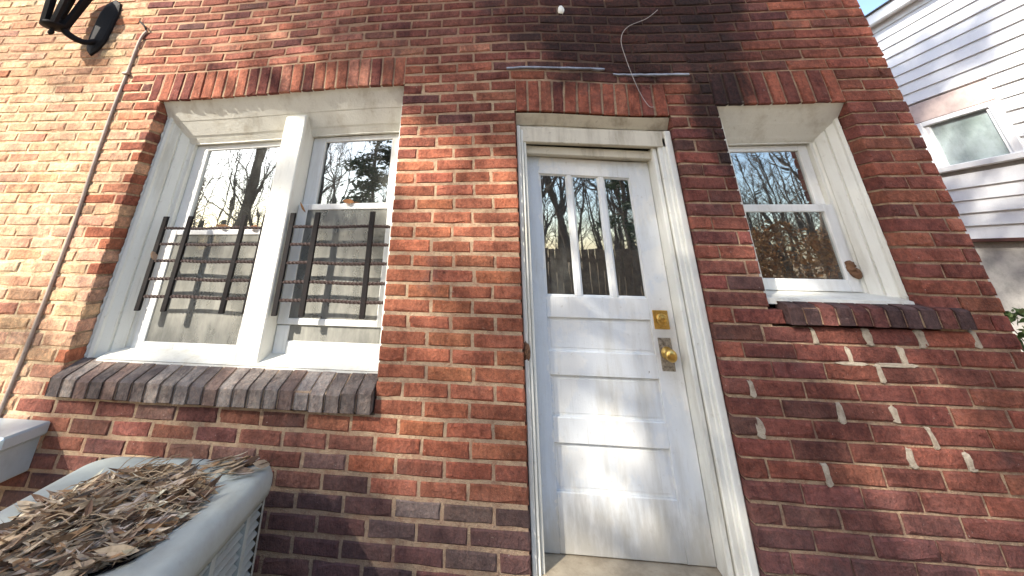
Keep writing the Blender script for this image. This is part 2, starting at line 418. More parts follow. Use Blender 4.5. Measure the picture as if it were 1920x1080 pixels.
# mortar core: sheet with openings plus reveals
def core():
    e = .006; mb = MB()
    ops = [(a - e, b + e, -t * C + e, (-bt * C) - .10 if bt < 30 else (-31 * C + .03 if bt < 40 else GZ - .2)) for a, b, t, bt in OPEN]
    xs = {XL, XR - e}; zs = {GZ - .25, 1.6}
    for a, b, t, bt in ops: xs |= {a, b}; zs |= {t, bt}
    def dense(s_, step):
        L = sorted(s_); out = []
        for a, b in zip(L, L[1:]):
            k = max(1, int(math.ceil((b - a) / step))); out += [a + (b - a) * i / k for i in range(k)]
        return out + [L[-1]]
    xs, zs = dense(xs, .2), dense(zs, .2)
    def inside(x, z): return any(a < x < b and bt < z < t for a, b, t, bt in ops)
    Y0, Y1 = .0045, .30
    nx, nz = len(xs), len(zs)
    full = [[inside((xs[i] + xs[i + 1]) / 2, (zs[j] + zs[j + 1]) / 2) for j in range(nz - 1)] for i in range(nx - 1)]
    for Y, flip in ((Y0, 0), (Y1, 1)):
        for i in range(nx - 1):
            for j in range(nz - 1):
                if full[i][j]: continue
                q = [(xs[i], Y, zs[j]), (xs[i + 1], Y, zs[j]), (xs[i + 1], Y, zs[j + 1]), (xs[i], Y, zs[j + 1])]
                mb.quad(*(q[::-1] if flip else q))
    for i in range(nx - 1):
        for j in range(nz - 1):
            if not full[i][j]: continue
            x0, x1, z0, z1 = xs[i], xs[i + 1], zs[j], zs[j + 1]
            if not full[i - 1][j]: mb.quad((x0, Y0, z0), (x0, Y1, z0), (x0, Y1, z1), (x0, Y0, z1))
            if not full[i + 1][j]: mb.quad((x1, Y0, z1), (x1, Y1, z1), (x1, Y1, z0), (x1, Y0, z0))
            if j + 1 >= nz - 1 or not full[i][j + 1]: mb.quad((x0, Y0, z1), (x0, Y1, z1), (x1, Y1, z1), (x1, Y0, z1))
            if j == 0 or not full[i][j - 1]: mb.quad((x0, Y0, z0), (x1, Y0, z0), (x1, Y1, z0), (x0, Y1, z0))
    return mb
cm = core(); cm.v = [(x, (.0085 if x > 1.2 else y) if y < .006 else y, z) for x, y, z in cm.v]
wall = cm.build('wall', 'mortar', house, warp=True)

MB().box(XR - .03, XR - .004, .02, 6, GZ - .25, 1.6).build('side_wall', 'sidebrick', house)
# ---- bricks
PAL = {'orange': (.40, .150, .080), 'red': (.30, .103, .066), 'rust': (.34, .130, .082), 'burg': (.185, .066, .052),
       'plum': (.130, .055, .050), 'dark': (.095, .055, .050), 'char': (.06, .048, .047), 'pink': (.42, .19, .13), 'tan': (.66, .46, .30), 'rose': (.23, .085, .068), 'peach': (.62, .36, .22),
       'grey': (.23, .19, .165), 'sgrey': (.31, .275, .24), 'sbrown': (.26, .19, .155), 'sdark': (.17, .145, .13), 'sred': (.15, .06, .05), 'splum': (.10, .062, .06)}
def pick(x, z):
    r = random.random()
    if x + (z > -.45) * .25 + random.uniform(-.12, .12) < -1.72: tb = [('peach', .42), ('tan', .36), ('orange', .10), ('pink', .08), ('dark', .04)]  # left bricks paler, overexposed sun painted into their colour
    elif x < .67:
        if z < -2.33: tb = [('plum', .34), ('dark', .2), ('char', .08), ('burg', .22), ('grey', .16)]  # low bricks darker, shade at the wall foot partly in the colour
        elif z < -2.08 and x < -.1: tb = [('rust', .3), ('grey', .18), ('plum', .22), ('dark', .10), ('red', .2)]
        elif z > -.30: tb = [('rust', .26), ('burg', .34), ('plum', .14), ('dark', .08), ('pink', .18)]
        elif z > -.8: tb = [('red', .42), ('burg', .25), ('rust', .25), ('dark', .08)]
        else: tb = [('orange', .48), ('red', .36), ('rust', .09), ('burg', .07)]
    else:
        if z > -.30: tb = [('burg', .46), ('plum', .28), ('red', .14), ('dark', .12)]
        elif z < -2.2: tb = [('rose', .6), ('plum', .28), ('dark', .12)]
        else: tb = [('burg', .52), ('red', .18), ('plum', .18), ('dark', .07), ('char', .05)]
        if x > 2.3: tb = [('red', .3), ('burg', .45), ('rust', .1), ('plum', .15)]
    for nme, w in tb:
        if r < w: break
        r -= w
    mean = [sum(PAL[q][i] * w for q, w in tb) / sum(w for q, w in tb) for i in range(3)]
    kf = random.choice([.25, .35, .45, .75])
    c = [m_ * (1 - kf) + q * kf for m_, q in zip(mean, PAL[nme])]; v = random.uniform(.85, 1.15)
    return tuple(min(.6, ch * v * random.uniform(.95, 1.05)) for ch in c)

def brick_mesh_data(L, H, D, seed, chip=True):
    """eight-sided ragged front, bevel ring, body ring"""
    rd = random.Random(seed); v = []; f = []
    hx, hz = L / 2, H / 2
    base = [(-1, -1), (0, -1), (1, -1), (1, 0), (1, 1), (0, 1), (-1, 1), (-1, 0)]
    j = lambda a: rd.uniform(-a, a)
    out = [(bx_ * hx + j(.0016), bz * hz + j(.0018)) for bx_, bz in base]
    corner = {0, 2, 4, 6}
    ins = []
    for i, (x, z) in enumerate(out):
        b = .0042 + (rd.random() ** 3) * (.015 if chip and i in corner else .006)
        ins.append((x - (base[i][0]) * b, z - (base[i][1]) * b))
    tx, tz = j(.003), j(.004)
    for (x, z) in ins: v.append((x, -.001 + tx * x / max(hx, .05) * .5 + j(.0012), z))
    for (x, z) in out: v.append((x, .005 + j(.001), z))
    for (x, z) in out: v.append((x, D, z))
    f.append(tuple(range(8)))
    for i in range(8):
        k = (i + 1) % 8
        f.append((8 + i, 8 + k, k, i)); f.append((16 + i, 16 + k, 8 + k, 8 + i))
    return v, f
bricks = []     # x center, z center, length, height
def row_joints(k, x0, x1):
    off = 0.0
    if x0 < .66: ph = -.005 if k % 2 == 0 else .102
    else: ph = 1.53 + (.2085 if k % 2 == 1 else .1035)
    ph += random.uniform(-.008, .008)
    kk = math.floor((x0 - ph) / B); js = []
    while True:
        x = ph + kk * B; kk += 1
        if x >= x1 - .001: break
        if x > x0 + .001: js.append(x + random.uniform(-.005, .005))
    e = [x0] + js + [x1]
    i = 1
    while i < len(e) - 1:
        if e[i] - e[i - 1] < .047 or e[i + 1] - e[i] < .047: e.pop(i)
        else: i += 1
    return e
for k in range(-20, 42):
    zc = -(k + .5) * C
    segs = [(XL, XR)]
    for a, b, t, bt in BLOCK:
        if t <= k < bt:
            ns = []
            for s0, s1 in segs:
                if b <= s0 or a >= s1: ns.append((s0, s1)); continue
                if a > s0: ns.append((s0, a))
                if b < s1: ns.append((b, s1))
            segs = ns
    for s0, s1 in segs:
        if s1 - s0 < .03: continue
        e = row_joints(k, s0, s1)
        for i, (a, b) in enumerate(zip(e, e[1:])):
            hj = JT / 2 if a < .7 else (.0035 if random.random() < .7 else .007)
            ja = 0 if i == 0 and s0 != XL else hj
            jb = 0 if i == len(e) - 2 else hj
            bricks.append(((a + ja + b - jb) / 2, zc + random.uniform(-.0015, .0015), b - a - ja - jb, C - (JT if a < .7 else .0098) + random.uniform(-.002, .0015)))
def vis_area(x, z, L, H):
    pts = [project(x + sx * L / 2, 0, z + sz * H / 2 + sag(x, z)) for sx, sz in ((-1, -1), (1, -1), (1, 1), (-1, 1))]
    cxm = sum(p[0] for p in pts) / 4; cym = sum(p[1] for p in pts) / 4
    if not (-5 < cxm < 1925 and -5 < cym < 1085): return 0
    if cxm < 500 and cym > 880: return 0          # behind the condenser
    return .5 * abs(sum(pts[i][0] * pts[(i + 1) % 4][1] - pts[(i + 1) % 4][0] * pts[i][1] for i in range(4)))
bricks.sort(key=lambda b: -vis_area(*b))
cache = {}
def place_brick(name, x, z, L, H, parent, mat='brick', D=.1, y=0.0, tilt=0.0, roll=0.0, color=None):
    key = (round(L / .004), round(H / .003), D, random.randrange(5))
    if key not in cache:
        v, f = brick_mesh_data(round(L / .004) * .004, round(H / .003) * .003, D, hash(key))
        me = bpy.data.meshes.new('brick'); me.from_pydata(v, [], f); me.update(); cache[key] = me
    o = link(name, cache[key], mat, parent, (x, y, z + sag(x, z)))
    sl_ = (sag(x + .1, z) - sag(x - .1, z)) / .2
    o.rotation_euler = (tilt, -math.atan(sl_) + roll, 0); o.color = (*(color or pick(x, z)), 1)
    return o
far = MB()
for i, (x, z, L, H) in enumerate(bricks):
    yj = random.gauss(0, .0009)
    if i < 300 and vis_area(x, z, L, H) > 0:
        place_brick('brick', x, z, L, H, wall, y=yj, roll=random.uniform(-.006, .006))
    else:
        v, f = brick_mesh_data(L, H, .1, i); c = pick(x, z); i0 = len(far.v)
        ro = random.uniform(-.006, .006) + (sag(x + .1, z) - sag(x - .1, z)) / .2
        far.v += [(x + p[0], yj + p[1], z + p[2] + sag(x, z) + p[0] * ro) for p in v]
        far.f += [tuple(i0 + q for q in ff) for ff in f]; far.c += [c] * len(f)
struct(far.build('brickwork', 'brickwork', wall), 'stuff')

# ---- lintels of upright bricks
def lintel(x0, x1, rt, rb, pitch=.0735, dark=0.0, colors=None):
    z1, z0 = -rt * C - JT / 2, -rb * C + .001
    # short rear slab that carries the bricks
    p = MB().box(x0 + .004, x1 - .004, .009, .13, z0 + .012, z1 + .003, 0, nx=8).build('lintel', 'mortar', house, warp=True)
    nb = max(3, round((x1 - x0) / pitch)); st = (x1 - x0) / nb
    for i in range(nb):
        xc = x0 + (i + .5) * st; zc = (z0 + z1) / 2
        c = pick(xc, -.6) if not colors else random.choice([PAL[q] for q in colors])
        kk = random.uniform(.85, 1.15); c = tuple(q * kk for q in c)
        place_brick('lintel_brick', xc + random.uniform(-.002, .002), zc, st - JT + .001, z1 - z0, p, y=-.003 + random.gauss(0, .002), color=c, roll=random.uniform(-.012, .012))
    return p
lintel(-1.745, -.02, 4, 7, colors=['rust', 'rust', 'pink', 'burg'])
lintel(.67, 1.53, 7, 10, colors=['red', 'rust', 'burg', 'red'])
lintel(1.785, 2.475, 6, 9, colors=['burg', 'red', 'plum', 'burg', 'red'])

# ---- sills of bricks on edge
def brick_sill(x0, x1, zt, zb, yf, yb, drop, colors, pitch=.073):
    p = MB()
    p.box(x0 + .008, x1 - .008, yf + .0078, yb, zb + .006, zt - .001, 0, nx=8)
    p.v = [(x, y, z - (drop + .010) * (1 if y < yf + .02 else 0) if z > zb + .02 else z) for x, y, z in p.v]
    po = p.build('window_sill', 'mortar', house, warp=True)
    nb = round((x1 - x0) / pitch); st = (x1 - x0) / nb
    for i in range(nb):
        a, b = x0 + i * st + .004, x0 + (i + 1) * st - .004
        rd = lambda s_: random.uniform(-s_, s_)
        yo = rd(.003); dz = rd(.002); ch = .006 + random.random() ** 3 * .014
        mb = MB()
        prof = [(yf + yo, zb + .003 + rd(.002)), (yf + yo - .002, zt - drop - ch + dz), (yf + yo + ch, zt - drop + dz + .001), (yb, zt + dz), (yb, zb + .003)]
        i0 = len(mb.v)
        for x, sh in ((a + .002, .002), (a, .005), (b, .005), (b - .002, .002)):
            for (y, z) in prof: mb.v.append((x + rd(.0012), y + (0 if sh > .004 else 0) + (.003 if sh > .004 and y < yb - .01 else 0), z))
        P = len(prof)
        for s_ in range(3):
            for j in range(P):
                j2 = (j + 1) % P; mb.f.append((i0 + s_ * P + j, i0 + (s_ + 1) * P + j, i0 + (s_ + 1) * P + j2, i0 + s_ * P + j2)); mb.c.append(None)
        mb.f.append(tuple(i0 + j for j in range(P))); mb.f.append(tuple(i0 + 3 * P + j for j in range(P))[::-1]); mb.c += [None, None]
        o = mb.build('sill_brick', 'brick', po, warp=True)
        kk = random.uniform(.75, 1.2); o.color = (*tuple(q * kk for q in PAL[random.choice(colors)]), 1)
    return po
brick_sill(-1.648, -.022, -1.948, -2.079, -.043, .095, .050, ['sgrey', 'sgrey', 'sbrown', 'sdark', 'sgrey'])
brick_sill(1.845, 2.592, -1.590, -1.681, -.034, .06, .012, ['splum', 'sred', 'plum', 'splum'], .068)

# ---- pale repointing smears on the right-hand wall
for (x, z, w, h, sl_) in [(1.86, -1.725, .03, .062, .3), (2.0, -1.79, .04, .05, .2), (2.19, -1.775, .025, .06, .35), (2.33, -1.735, .035, .04, .1),
                          (2.13, -1.86, .03, .05, .2), (2.24, -1.815, .16, .014, 0), (2.07, -1.815, .10, .013, 0), (2.34, -1.80, .03, .05, .35),
                          (2.02, -1.985, .035, .062, .25), (2.2, -1.985, .04, .062, .2), (2.235, -2.05, .035, .068, .5), (1.65, -2.105, .028, .068, .3),
                          (1.79, -2.17, .028, .07, .3), (2.16, -2.17, .045, .07, .2), (2.36, -2.17, .02, .06, .2), (2.6, -1.70, .04, .05, .3), (1.61, -1.86, .018, .05, .3)]:
    if h > .03:
        jx = min(((bx_ + bl_ / 2 + .004, bz_) for bx_, bz_, bl_, bh_ in bricks if bx_ > 1.5 and bx_ + bl_ / 2 < 2.7), key=lambda q: (q[0] - x) ** 2 + (1.5 * (q[1] - z)) ** 2)
        x, z = jx; h = random.uniform(.055, .074); w = random.uniform(.018, .034); z += random.uniform(-.008, .004)
    else: z = round(z / C) * C
    mb = MB(); nn = 12; ring = []
    for i in range(nn):
        a = 2 * math.pi * i / nn
        rx = w / 2 * (1 + random.uniform(-.35, .25)) * 1.15; rz = h / 2 * (1 + random.uniform(-.12, .12))
        cx_, sz_ = math.copysign(abs(math.cos(a)) ** .35, math.cos(a)), math.copysign(abs(math.sin(a)) ** .35, math.sin(a))
        ring.append((x + rx * cx_ - sz_ * h * sl_ * .12, z + rz * sz_))
    for yy, sc_ in ((.006, 1.06), (-.0018, .93), (-.0026, .55)):
        for (px, pz) in ring: mb.v.append((x + (px - x) * sc_, yy + random.uniform(-.001, .001), z + (pz - z) * sc_))
    for l_ in range(2):
        for i in range(nn):
            k2 = (i + 1) % nn; mb.f.append((l_ * nn + i, l_ * nn + k2, (l_ + 1) * nn + k2, (l_ + 1) * nn + i)); mb.c.append(None)
    mb.f.append(tuple(2 * nn + i for i in range(nn))); mb.c.append(None)
    mb.build('mortar_patch', 'patch', wall, warp=True)

# ---------------------------------------------------------------- windows
def ragged_strip(name, parent, x, y, z0, z1, w, sgn):
    """ragged caulk and paint edge between frame and brick"""
    mb = MB(); n_ = int((z1 - z0) / .012)
    pr = None
    for i in range(n_ + 1):
        z = z0 + (z1 - z0) * i / n_
        q = w * (.35 + abs(noise.noise(Vector((x * 9, 0, z * 23)))) * 1.6 + abs(noise.noise(Vector((x * 9, 4, z * 71)))) * 1.2)
        cur = [(x, y, z), (x, y - q, z), (x + sgn * .005, y - q * 1.0, z), (x + sgn * .012, y, z)]
        if pr:
            for a, b in ((0, 1), (1, 2), (2, 3)): mb.quad(pr[a], pr[b], cur[b], cur[a])
        pr = cur
    return mb.build(name, 'white', parent, warp=True)

def pane(parent, x0, x1, y, z0, z1):
    return bx('pane', 'glass', parent, x0, x1, y, y + .004, z0, z1, 0)

YF, YS = .09, .205     # casing front, sash front
def splay(mb, xa, ya, xb, yb, z0, z1):
    """moulded board that runs inward from the brick to the sash"""
    prof = [(0, 0), (.10, -.004), (.17, .004), (.42, .002), (.47, .012), (.50, .004), (.80, .002), (.83, .010), (1.0, .006), (1.0, .05)]
    dx, dy = xb - xa, yb - ya; L = math.hypot(dx, dy); s_ = 1 if dx > 0 else -1
    nx_, ny_ = -dy / L * s_, dx / L * s_          # into the wall
    pts_ = [(xa, yb + .05)] + [(xa + dx * t + nx_ * d, ya + dy * t + ny_ * d) for t, d in prof]
    if s_ < 0: pts_ = pts_[::-1]
    n_ = 7; P = len(pts_); i0 = len(mb.v)
    for i in range(n_ + 1):
        z = z0 + (z1 - z0) * i / n_
        mb.v += [(x, y, z) for x, y in pts_]
    for i in range(n_):
        for j in range(P - 1): mb.f.append((i0 + i * P + j, i0 + i * P + j + 1, i0 + (i + 1) * P + j + 1, i0 + (i + 1) * P + j)); mb.c.append(None)
def head(mb, x0, x1, ya, za, yb, zb):
    """sloping soffit boards from the lintel back to the sash head"""
    prof = [(0, .03), (0, 0), (.44, 0), (.445, -.007), (.46, -.007), (.465, 0), (.80, 0), (.81, -.012), (.90, -.012), (.91, .004), (1, .0)]
    dy, dz = yb - ya, zb - za; L = math.hypot(dy, dz)
    pts_ = [(ya + dy * t + dz / L * d * -1 * -1, za + dz * t - dy / L * d * -1) for t, d in prof]
    pts_ += [(yb, zb - .004), (yb + .07, zb - .004), (yb + .07, za)]
    n_ = 10; P = len(pts_); i0 = len(mb.v)
    for i in range(n_ + 1): mb.v += [(x0 + (x1 - x0) * i / n_, y, z) for y, z in pts_]
    for i in range(n_):
        for j in range(P - 1): mb.f.append((i0 + i * P + j, i0 + i * P + j + 1, i0 + (i + 1) * P + j + 1, i0 + (i + 1) * P + j)); mb.c.append(None)
# large double window
Z = lambda row: -row * C
fr = MB()
head(fr, -1.640, -.012, .028, -.476, .212, -.708)
splay(fr, -1.622, YF, -1.502, .222, -1.965, -.4945)              # left splayed jamb board
fr.box(-.050, -.012, YF, .27, -1.965, -.4945, .004)                 # right jamb behind pier
fr.box(-1.648, -1.618, .10, .27, -1.965, -.4945, .002)
fr.box(-1.53, -1.498, .215, .30, -1.965, -.70, .002)
win = fr.build('window', 'white', house, warp=True)
ragged_strip('paint_edge', win, -1.642, .099, -1.96, -.52, .008, 1)
mb = MB(); mb.box(-.812, -.677, .098, .27, -1.952, -.60, .006); mull = mb.build('mullion', 'white', win, warp=True)
# wooden sill, sloping
mb = MB()
mb.quad((-1.55, .075, -1.948), (-.018, .075, -1.948), (-.018, .075, -1.99), (-1.55, .075, -1.99))
i0 = len(mb.v)
mb.quad((-1.60, .28, -1.905), (-1.55, .075, -1.946), (-.018, .075, -1.946), (-.018, .28, -1.905))
mb.quad((-1.60, .28, -1.99), (-1.60, .28, -1.905), (-1.55, .075, -1.948), (-1.55, .075, -1.99))
mb.build('wooden_sill', 'white', win, warp=True)
def sash(parent, x0, x1, y, z0, z1, st=.045, rb=.05, rt=.035):
    s = MB()
    s.box(x0, x0 + st, y, y + .035, z0, z1, .003); s.box(x1 - st, x1, y, y + .035, z0, z1, .003)
    s.box(x0 + st - .001, x1 - st + .001, y + .001, y + .034, z0, z0 + rb, .003)
    s.box(x0 + st - .001, x1 - st + .001, y + .001, y + .034, z1 - rt, z1, .003)
    o = s.build('sash', 'sash', parent, warp=True)
    pane(parent, x0 + st - .004, x1 - st + .004, y + .016, z0 + rb - .004, z1 - rt + .004)
    # putty line
    return o
# left light
sash(win, -1.497, -.815, YS + .04, -1.325, -.715, .085, .035, .035)
sash(win, -1.497, -.815, YS, -1.935, -1.29, .068, .045, .032)
# right light: lower sash raised, open screen below
sash(win, -.674, -.052, YS + .04, -1.19, -.715, .085, .034, .034)
sash(win, -.674, -.052, YS, -1.785, -1.15, .06, .03, .034)
mb = MB(); mb.box(-.674, -.602, YS + .006, YS + .045, -1.94, -1.79, .003).box(-.60, -.052, YS + .002, YS + .046, -1.925, -1.862, .004)
mb.build('sash', 'sash', win, warp=True)
pane(win, -.604, -.052, YS + .024, -1.866, -1.788)
bx('insect_screen', 'screen', win, -1.43, -.882, YS + .008, YS + .0095, -1.892, -1.32, 0)
bx('insect_screen', 'screen', win, -.616, -.11, YS + .008, YS + .0095, -1.757, -1.182, 0)
bx('insect_screen', 'screen', win, -.602, -.052, YS + .016, YS + .0175, -1.864, -1.788, 0)
# small right window
fr = MB()
head(fr, 1.80, 2.474, .028, -.612, .212, -.778)
splay(fr, 2.470, YF, 2.372, .222, -1.60, -.6305)
fr.box(2.464, 2.478, .10, .27, -1.60, -.6305, .002)
fr.box(2.3735, 2.41, .215, .30, -1.60, -.75, .002)
fr.box(1.80, 1.85, YF, .27, -1.60, -.6305, .004)
win2 = fr.build('window', 'white', house, warp=True)
ragged_strip('paint_edge', win2, 2.472, .099, -1.59, -.64, .007, -1)
mb = MB()
mb.quad((1.80, .28, -1.555), (1.80, .035, -1.582), (2.44, .035, -1.582), (2.47, .28, -1.555))
mb.quad((1.80, .035, -1.582), (1.80, .035, -1.606), (2.44, .035, -1.606), (2.44, .035, -1.582))
mb.quad((2.44, .035, -1.582), (2.44, .035, -1.606), (2.47, .28, -1.606), (2.47, .28, -1.555))
mb.build('wooden_sill', 'white', win2, warp=True)
sash(win2, 1.852, 2.373, YS + .04, -1.165, -.785, .05, .034, .034)
sash(win2, 1.852, 2.373, YS, -1.56, -1.13, .05, .055, .04)
# curtains and the dim rooms behind the glass
def curtain(parent, x0, x1, y, z0, z1):
    mb = MB(); n_ = 60; pr = None
    for i in range(n_ + 1):
        x = x0 + (x1 - x0) * i / n_; yy = y + .012 * math.sin(i * 1.15) + .008 * math.sin(i * .37)
        cur = ((x, yy, z0), (x, yy, z1))
        if pr: mb.quad(pr[0], cur[0], cur[1], pr[1])
        pr = cur
    return mb.build('curtain', 'curtain', parent, smooth=True)
curtain(win, -1.49, -.83, .32, -1.95, -1.30); curtain(win, -.67, -.03, .32, -1.95, -1.22)
curtain(win2, 2.12, 2.40, .33, -1.6, -1.15)
rm = MB()
for (a, b) in ((-4.6, .2), (.3, 2.7)):
    rm.quad((a, 3, GZ), (b, 3, GZ), (b, 3, 0), (a, 3, 0)); rm.quad((a, .31, GZ), (a, 3, GZ), (a, 3, 0), (a, .31, 0))
    rm.quad((b, .31, 0), (b, 3, 0), (b, 3, GZ), (b, .31, GZ)); rm.quad((a, .31, 0), (a, 3, 0), (b, 3, 0), (b, .31, 0))
    rm.quad((a, .31, GZ + .02), (b, .31, GZ + .02), (b, 3, GZ + .02), (a, 3, GZ + .02))
rm.build('interior_wall', 'room', house)

# ---- security grilles
def grille(xs_, zt, zb, rods, x_end, y=.10):
    gm = MB()
    for z in rods[::2]: gm.box(xs_[0] - .018, xs_[0], y, y + .016, z - .012, z + .012, .002)
    gp = gm.build('window_grille', 'iron', house, warp=True)
    for x in xs_:
        mb = MB(); t = random.uniform(-.004, .004)
        mb.box(x - .0145, x + .0145, y - .009, y + .009, zb, zt, .002)
        mb.v = [(a + t * (c - zb) / (zt - zb), b_, c) for a, b_, c in mb.v]
        mb.build('vertical_bar', 'iron', gp, warp=True)
    for z in rods:
        n_ = int((x_end - xs_[0] + .01) / .006); mb = MB()
        # square bar, twisted
        pts = [(xs_[0] - .012 + i * .006, y + .001 + .002 * math.sin(i * .05), z + .002 * math.sin(i * .09 + z * 9)) for i in range(n_ + 1)]
        mb.tube(pts, .0092, 4, True, .42); mb.build('twisted_rod', 'rod', gp, warp=True)
    return gp
RZ = [-1.286, -1.38, -1.474, -1.569, -1.657]
grille([-1.447, -1.29, -.95, -.815], -1.212, -1.73, RZ, -.80, .118)
grille([-.648, -.497, -.165], -1.208, -1.733, RZ, -.02, .118)

# ---------------------------------------------------------------- door
df = MB()
df.box(.668, 1.528, .075, .09, -.75, -.678, .003)
i0 = len(df.v)
for (ya_, za_, yb_, zb_) in ((.012, -.681, .066, -.738),):
    for i in range(8):
        xa_, xb_ = .668 + .86 * i / 8, .668 + .86 * (i + 1) / 8
        df.quad((xa_, ya_, za_), (xa_, yb_, zb_), (xb_, yb_, zb_), (xb_, ya_, za_))
df.box(.672, 1.526, .045, .10, -.845, -.752, .004)
df.box(.672, 1.526, .058, .11, -.80, -.786, .003)
df.box(.715, 1.46, .10, .24, -.90, -.853, .004)
d_frame = df.build('door_frame', 'cream', house, warp=True)
mb = MB()
mb.box(.669, .690, .030, .10, -2.60, -.752, .003).box(.692, .706, .040, .10, -2.60, -.775, .003).box(.708, .722, .055, .24, -2.60, -.80, .003)
mb.build('door_casing', 'white', d_frame, warp=True)
mb = MB()
mb.box(1.492, 1.527, .030, .10, -2.60, -.752, .005).box(1.452, 1.489, .052, .10, -2.60, -.80, .005)
mb.box(1.426, 1.449, .068, .24, -2.60, -.84, .004).box(1.476, 1.496, .045, .07, -2.60, -.79, .004)
mb.build('door_casing', 'white', d_frame, warp=True)
# gnawed strike on the left casing
mb = MB(); mb.lathe([(.004, 0), (.022, .002), (.014, .008), (.006, .014)], (.676, .034, -1.83), 'y', 12)
mb.v = [(x, y + random.uniform(-.003, .003), -1.83 + (z + 1.83) * 1.9 + random.uniform(-.004, .004)) for x, y, z in mb.v]
mb.build('broken_wood', 'nest', d_frame, warp=True)
YD = .165; DX0, DX1 = .724, 1.424; DZ0, DZ1 = -2.575, -.903
PX = [(.806, .948), (.990, 1.128), (1.170, 1.304)]; PZ = (-1.608, -1.0)
PN = [(-1.850, -1.706), (-2.112, -1.950), (-2.376, -2.208)]; NX = (.795, 1.308)
db = MB(); bv = .003
db.box(DX0, NX[0], YD, YD + .04, DZ0, DZ1, bv); db.box(NX[1], DX1, YD, YD + .04, DZ0, DZ1, bv)
def rail(z0, z1): db.box(NX[0] - .001, NX[1] + .001, YD + .0008, YD + .039, z0, z1, bv)
rail(PZ[1], DZ1 - .001); rail(PN[0][1], PZ[0])
rail(PN[1][1], PN[0][0]); rail(PN[2][1], PN[1][0]); rail(DZ0 + .001, PN[2][0])
door = db.build('door', 'door', house, warp=True)
for a, b in PN:
    mb = MB()     # sunk panel with a raised bevel round it
    x0, x1 = NX[0] - .002, NX[1] + .002
    mb.box(x0, x1, YD + .016, YD + .03, a - .002, b + .002)
    mb.box(x0 + .016, x1 - .016, YD + .0135, YD + .017, a + .012, b - .014, .0025)
    mb.build('panel', 'door', door, warp=True)
for i, (a, b) in enumerate(PX):
    pane(door, a - .004, b + .004, YD + .017, PZ[0] - .004, PZ[1] + .004)
for (a, b) in ((PX[0][1], PX[1][0]), (PX[1][1], PX[2][0])):
    mb = MB(); mb.box(a + .006, b - .006, YD + .0015, YD + .036, PZ[0] - .001, PZ[1] + .001, .004)
    mb.box(a - .001, b + .001, YD + .011, YD + .03, PZ[0] - .001, PZ[1] + .001, .004); mb.build('muntin', 'door', door, warp=True)
mb = MB()
for (x0, x1) in ((NX[0] - .001, PX[0][0]), (PX[2][1], NX[1] + .001)): mb.box(x0, x1, YD + .010, YD + .03, PZ[0], PZ[1], .003)
for (a, b) in PX: mb.box(a, b, YD + .011, YD + .03, PZ[1] - .008, PZ[1] + .002, .003); mb.box(a, b, YD + .011, YD + .03, PZ[0] - .002, PZ[0] + .007, .003)
mb.build('glazing_bead', 'door', door, warp=True)
# deadbolt and knob
mb = MB(); mb.box(1.322, 1.395, YD - .004, YD + .002, -1.742, -1.660, .002)
db_ = mb.build('deadbolt', 'brass', door)
mb = MB(); mb.lathe([(.027, .0), (.027, .008), (.022, .014), (.017, .0145), (.016, .018), (.010, .019), (.009, .016)], (1.362, YD - .003, -1.70), 'y', 28); mb.build('lock_cylinder', 'brass', door, smooth=False)
mb = MB(); mb.box(1.328, 1.39, YD - .003, YD + .002, -1.915, -1.778, .002); mb.build('backplate', 'plate', door)
mb = MB(); mb.lathe([(.028, 0), (.028, .004), (.013, .008), (.012, .028), (.022, .034), (.027, .044), (.027, .052), (.022, .060), (.010, .063), (.003, .0625)], (1.362, YD - .002, -1.842), 'y', 28)
mb.build('door_knob', 'brass', door, smooth=True)
# threshold and step
bx('threshold', 'stone', house, .668, 1.528, -.02, .26, GZ - .05, -2.578, .01)
stp = MB().box(.45, 1.75, -.62, -.022, GZ - .05, -2.66, .012).build('door_step', 'concrete')
tag(stp, 'low concrete step on the ground before the white door', 'step')

# ---------------------------------------------------------------- things fixed to the wall
# conduit
cd = thing('conduit', 'thin brown conduit running down the sunlit wall left of the barred window', 'conduit', (-1.88, -.02, -2.1))
pts = [(-1.935, -.018, .02), (-1.96, -.02, -.06), (-1.958, -.016, -.3), (-1.95, -.017, -.6), (-1.925, -.018, -.95), (-1.90, -.016, -1.25), (-1.885, -.018, -1.6), (-1.88, -.017, -1.9), (-1.882, -.018, -2.18)]
def smooth_path(p, k=6):
    p = [Vector(q) for q in p]; out = []
    for i in range(len(p) - 1):
        p0, p1, p2, p3 = p[max(i - 1, 0)], p[i], p[i + 1], p[min(i + 2, len(p) - 1)]
        for j in range(k):
            t = j / k
            out.append(.5 * ((2 * p1) + (p2 - p0) * t + (2 * p0 - 5 * p1 + 4 * p2 - p3) * t * t + (3 * p1 - p0 - 3 * p2 + p3) * t ** 3))
    return out + [p[-1]]
MB().tube([q + Vector((0, .009, 0)) for q in smooth_path(pts)], .0098, 12).build('pipe', 'conduit', cd, smooth=True)
for z in (-.32,):
    x = -1.958 + (-.32 - z) * .05
    MB().box(x - .02, x + .02, -.028, .0, z - .008, z + .008, .003).build('pipe_strap', 'conduit', cd)
MB().tube(smooth_path([(-1.935, -.018, .02), (-1.95, -.03, .05), (-2.0, -.03, .09)]), .006, 6).build('cable_end', 'iron', cd)
# utility box
ub = thing('utility_box', 'pale grey sheet metal box at the foot of the conduit', 'utility box', (-1.8, -.08, -2.36))
MB().box(-2.06, -1.62, -.17, -.002, -2.362, -2.232, .006).build('cabinet', 'box', ub)
MB().box(-2.085, -1.592, -.195, -.002, -2.229, -2.178, .008).build('lid', 'box', ub)
MB().box(-1.92, -1.72, -.174, -.169, -2.34, -2.25, .003).build('cover_plate', 'box', ub)
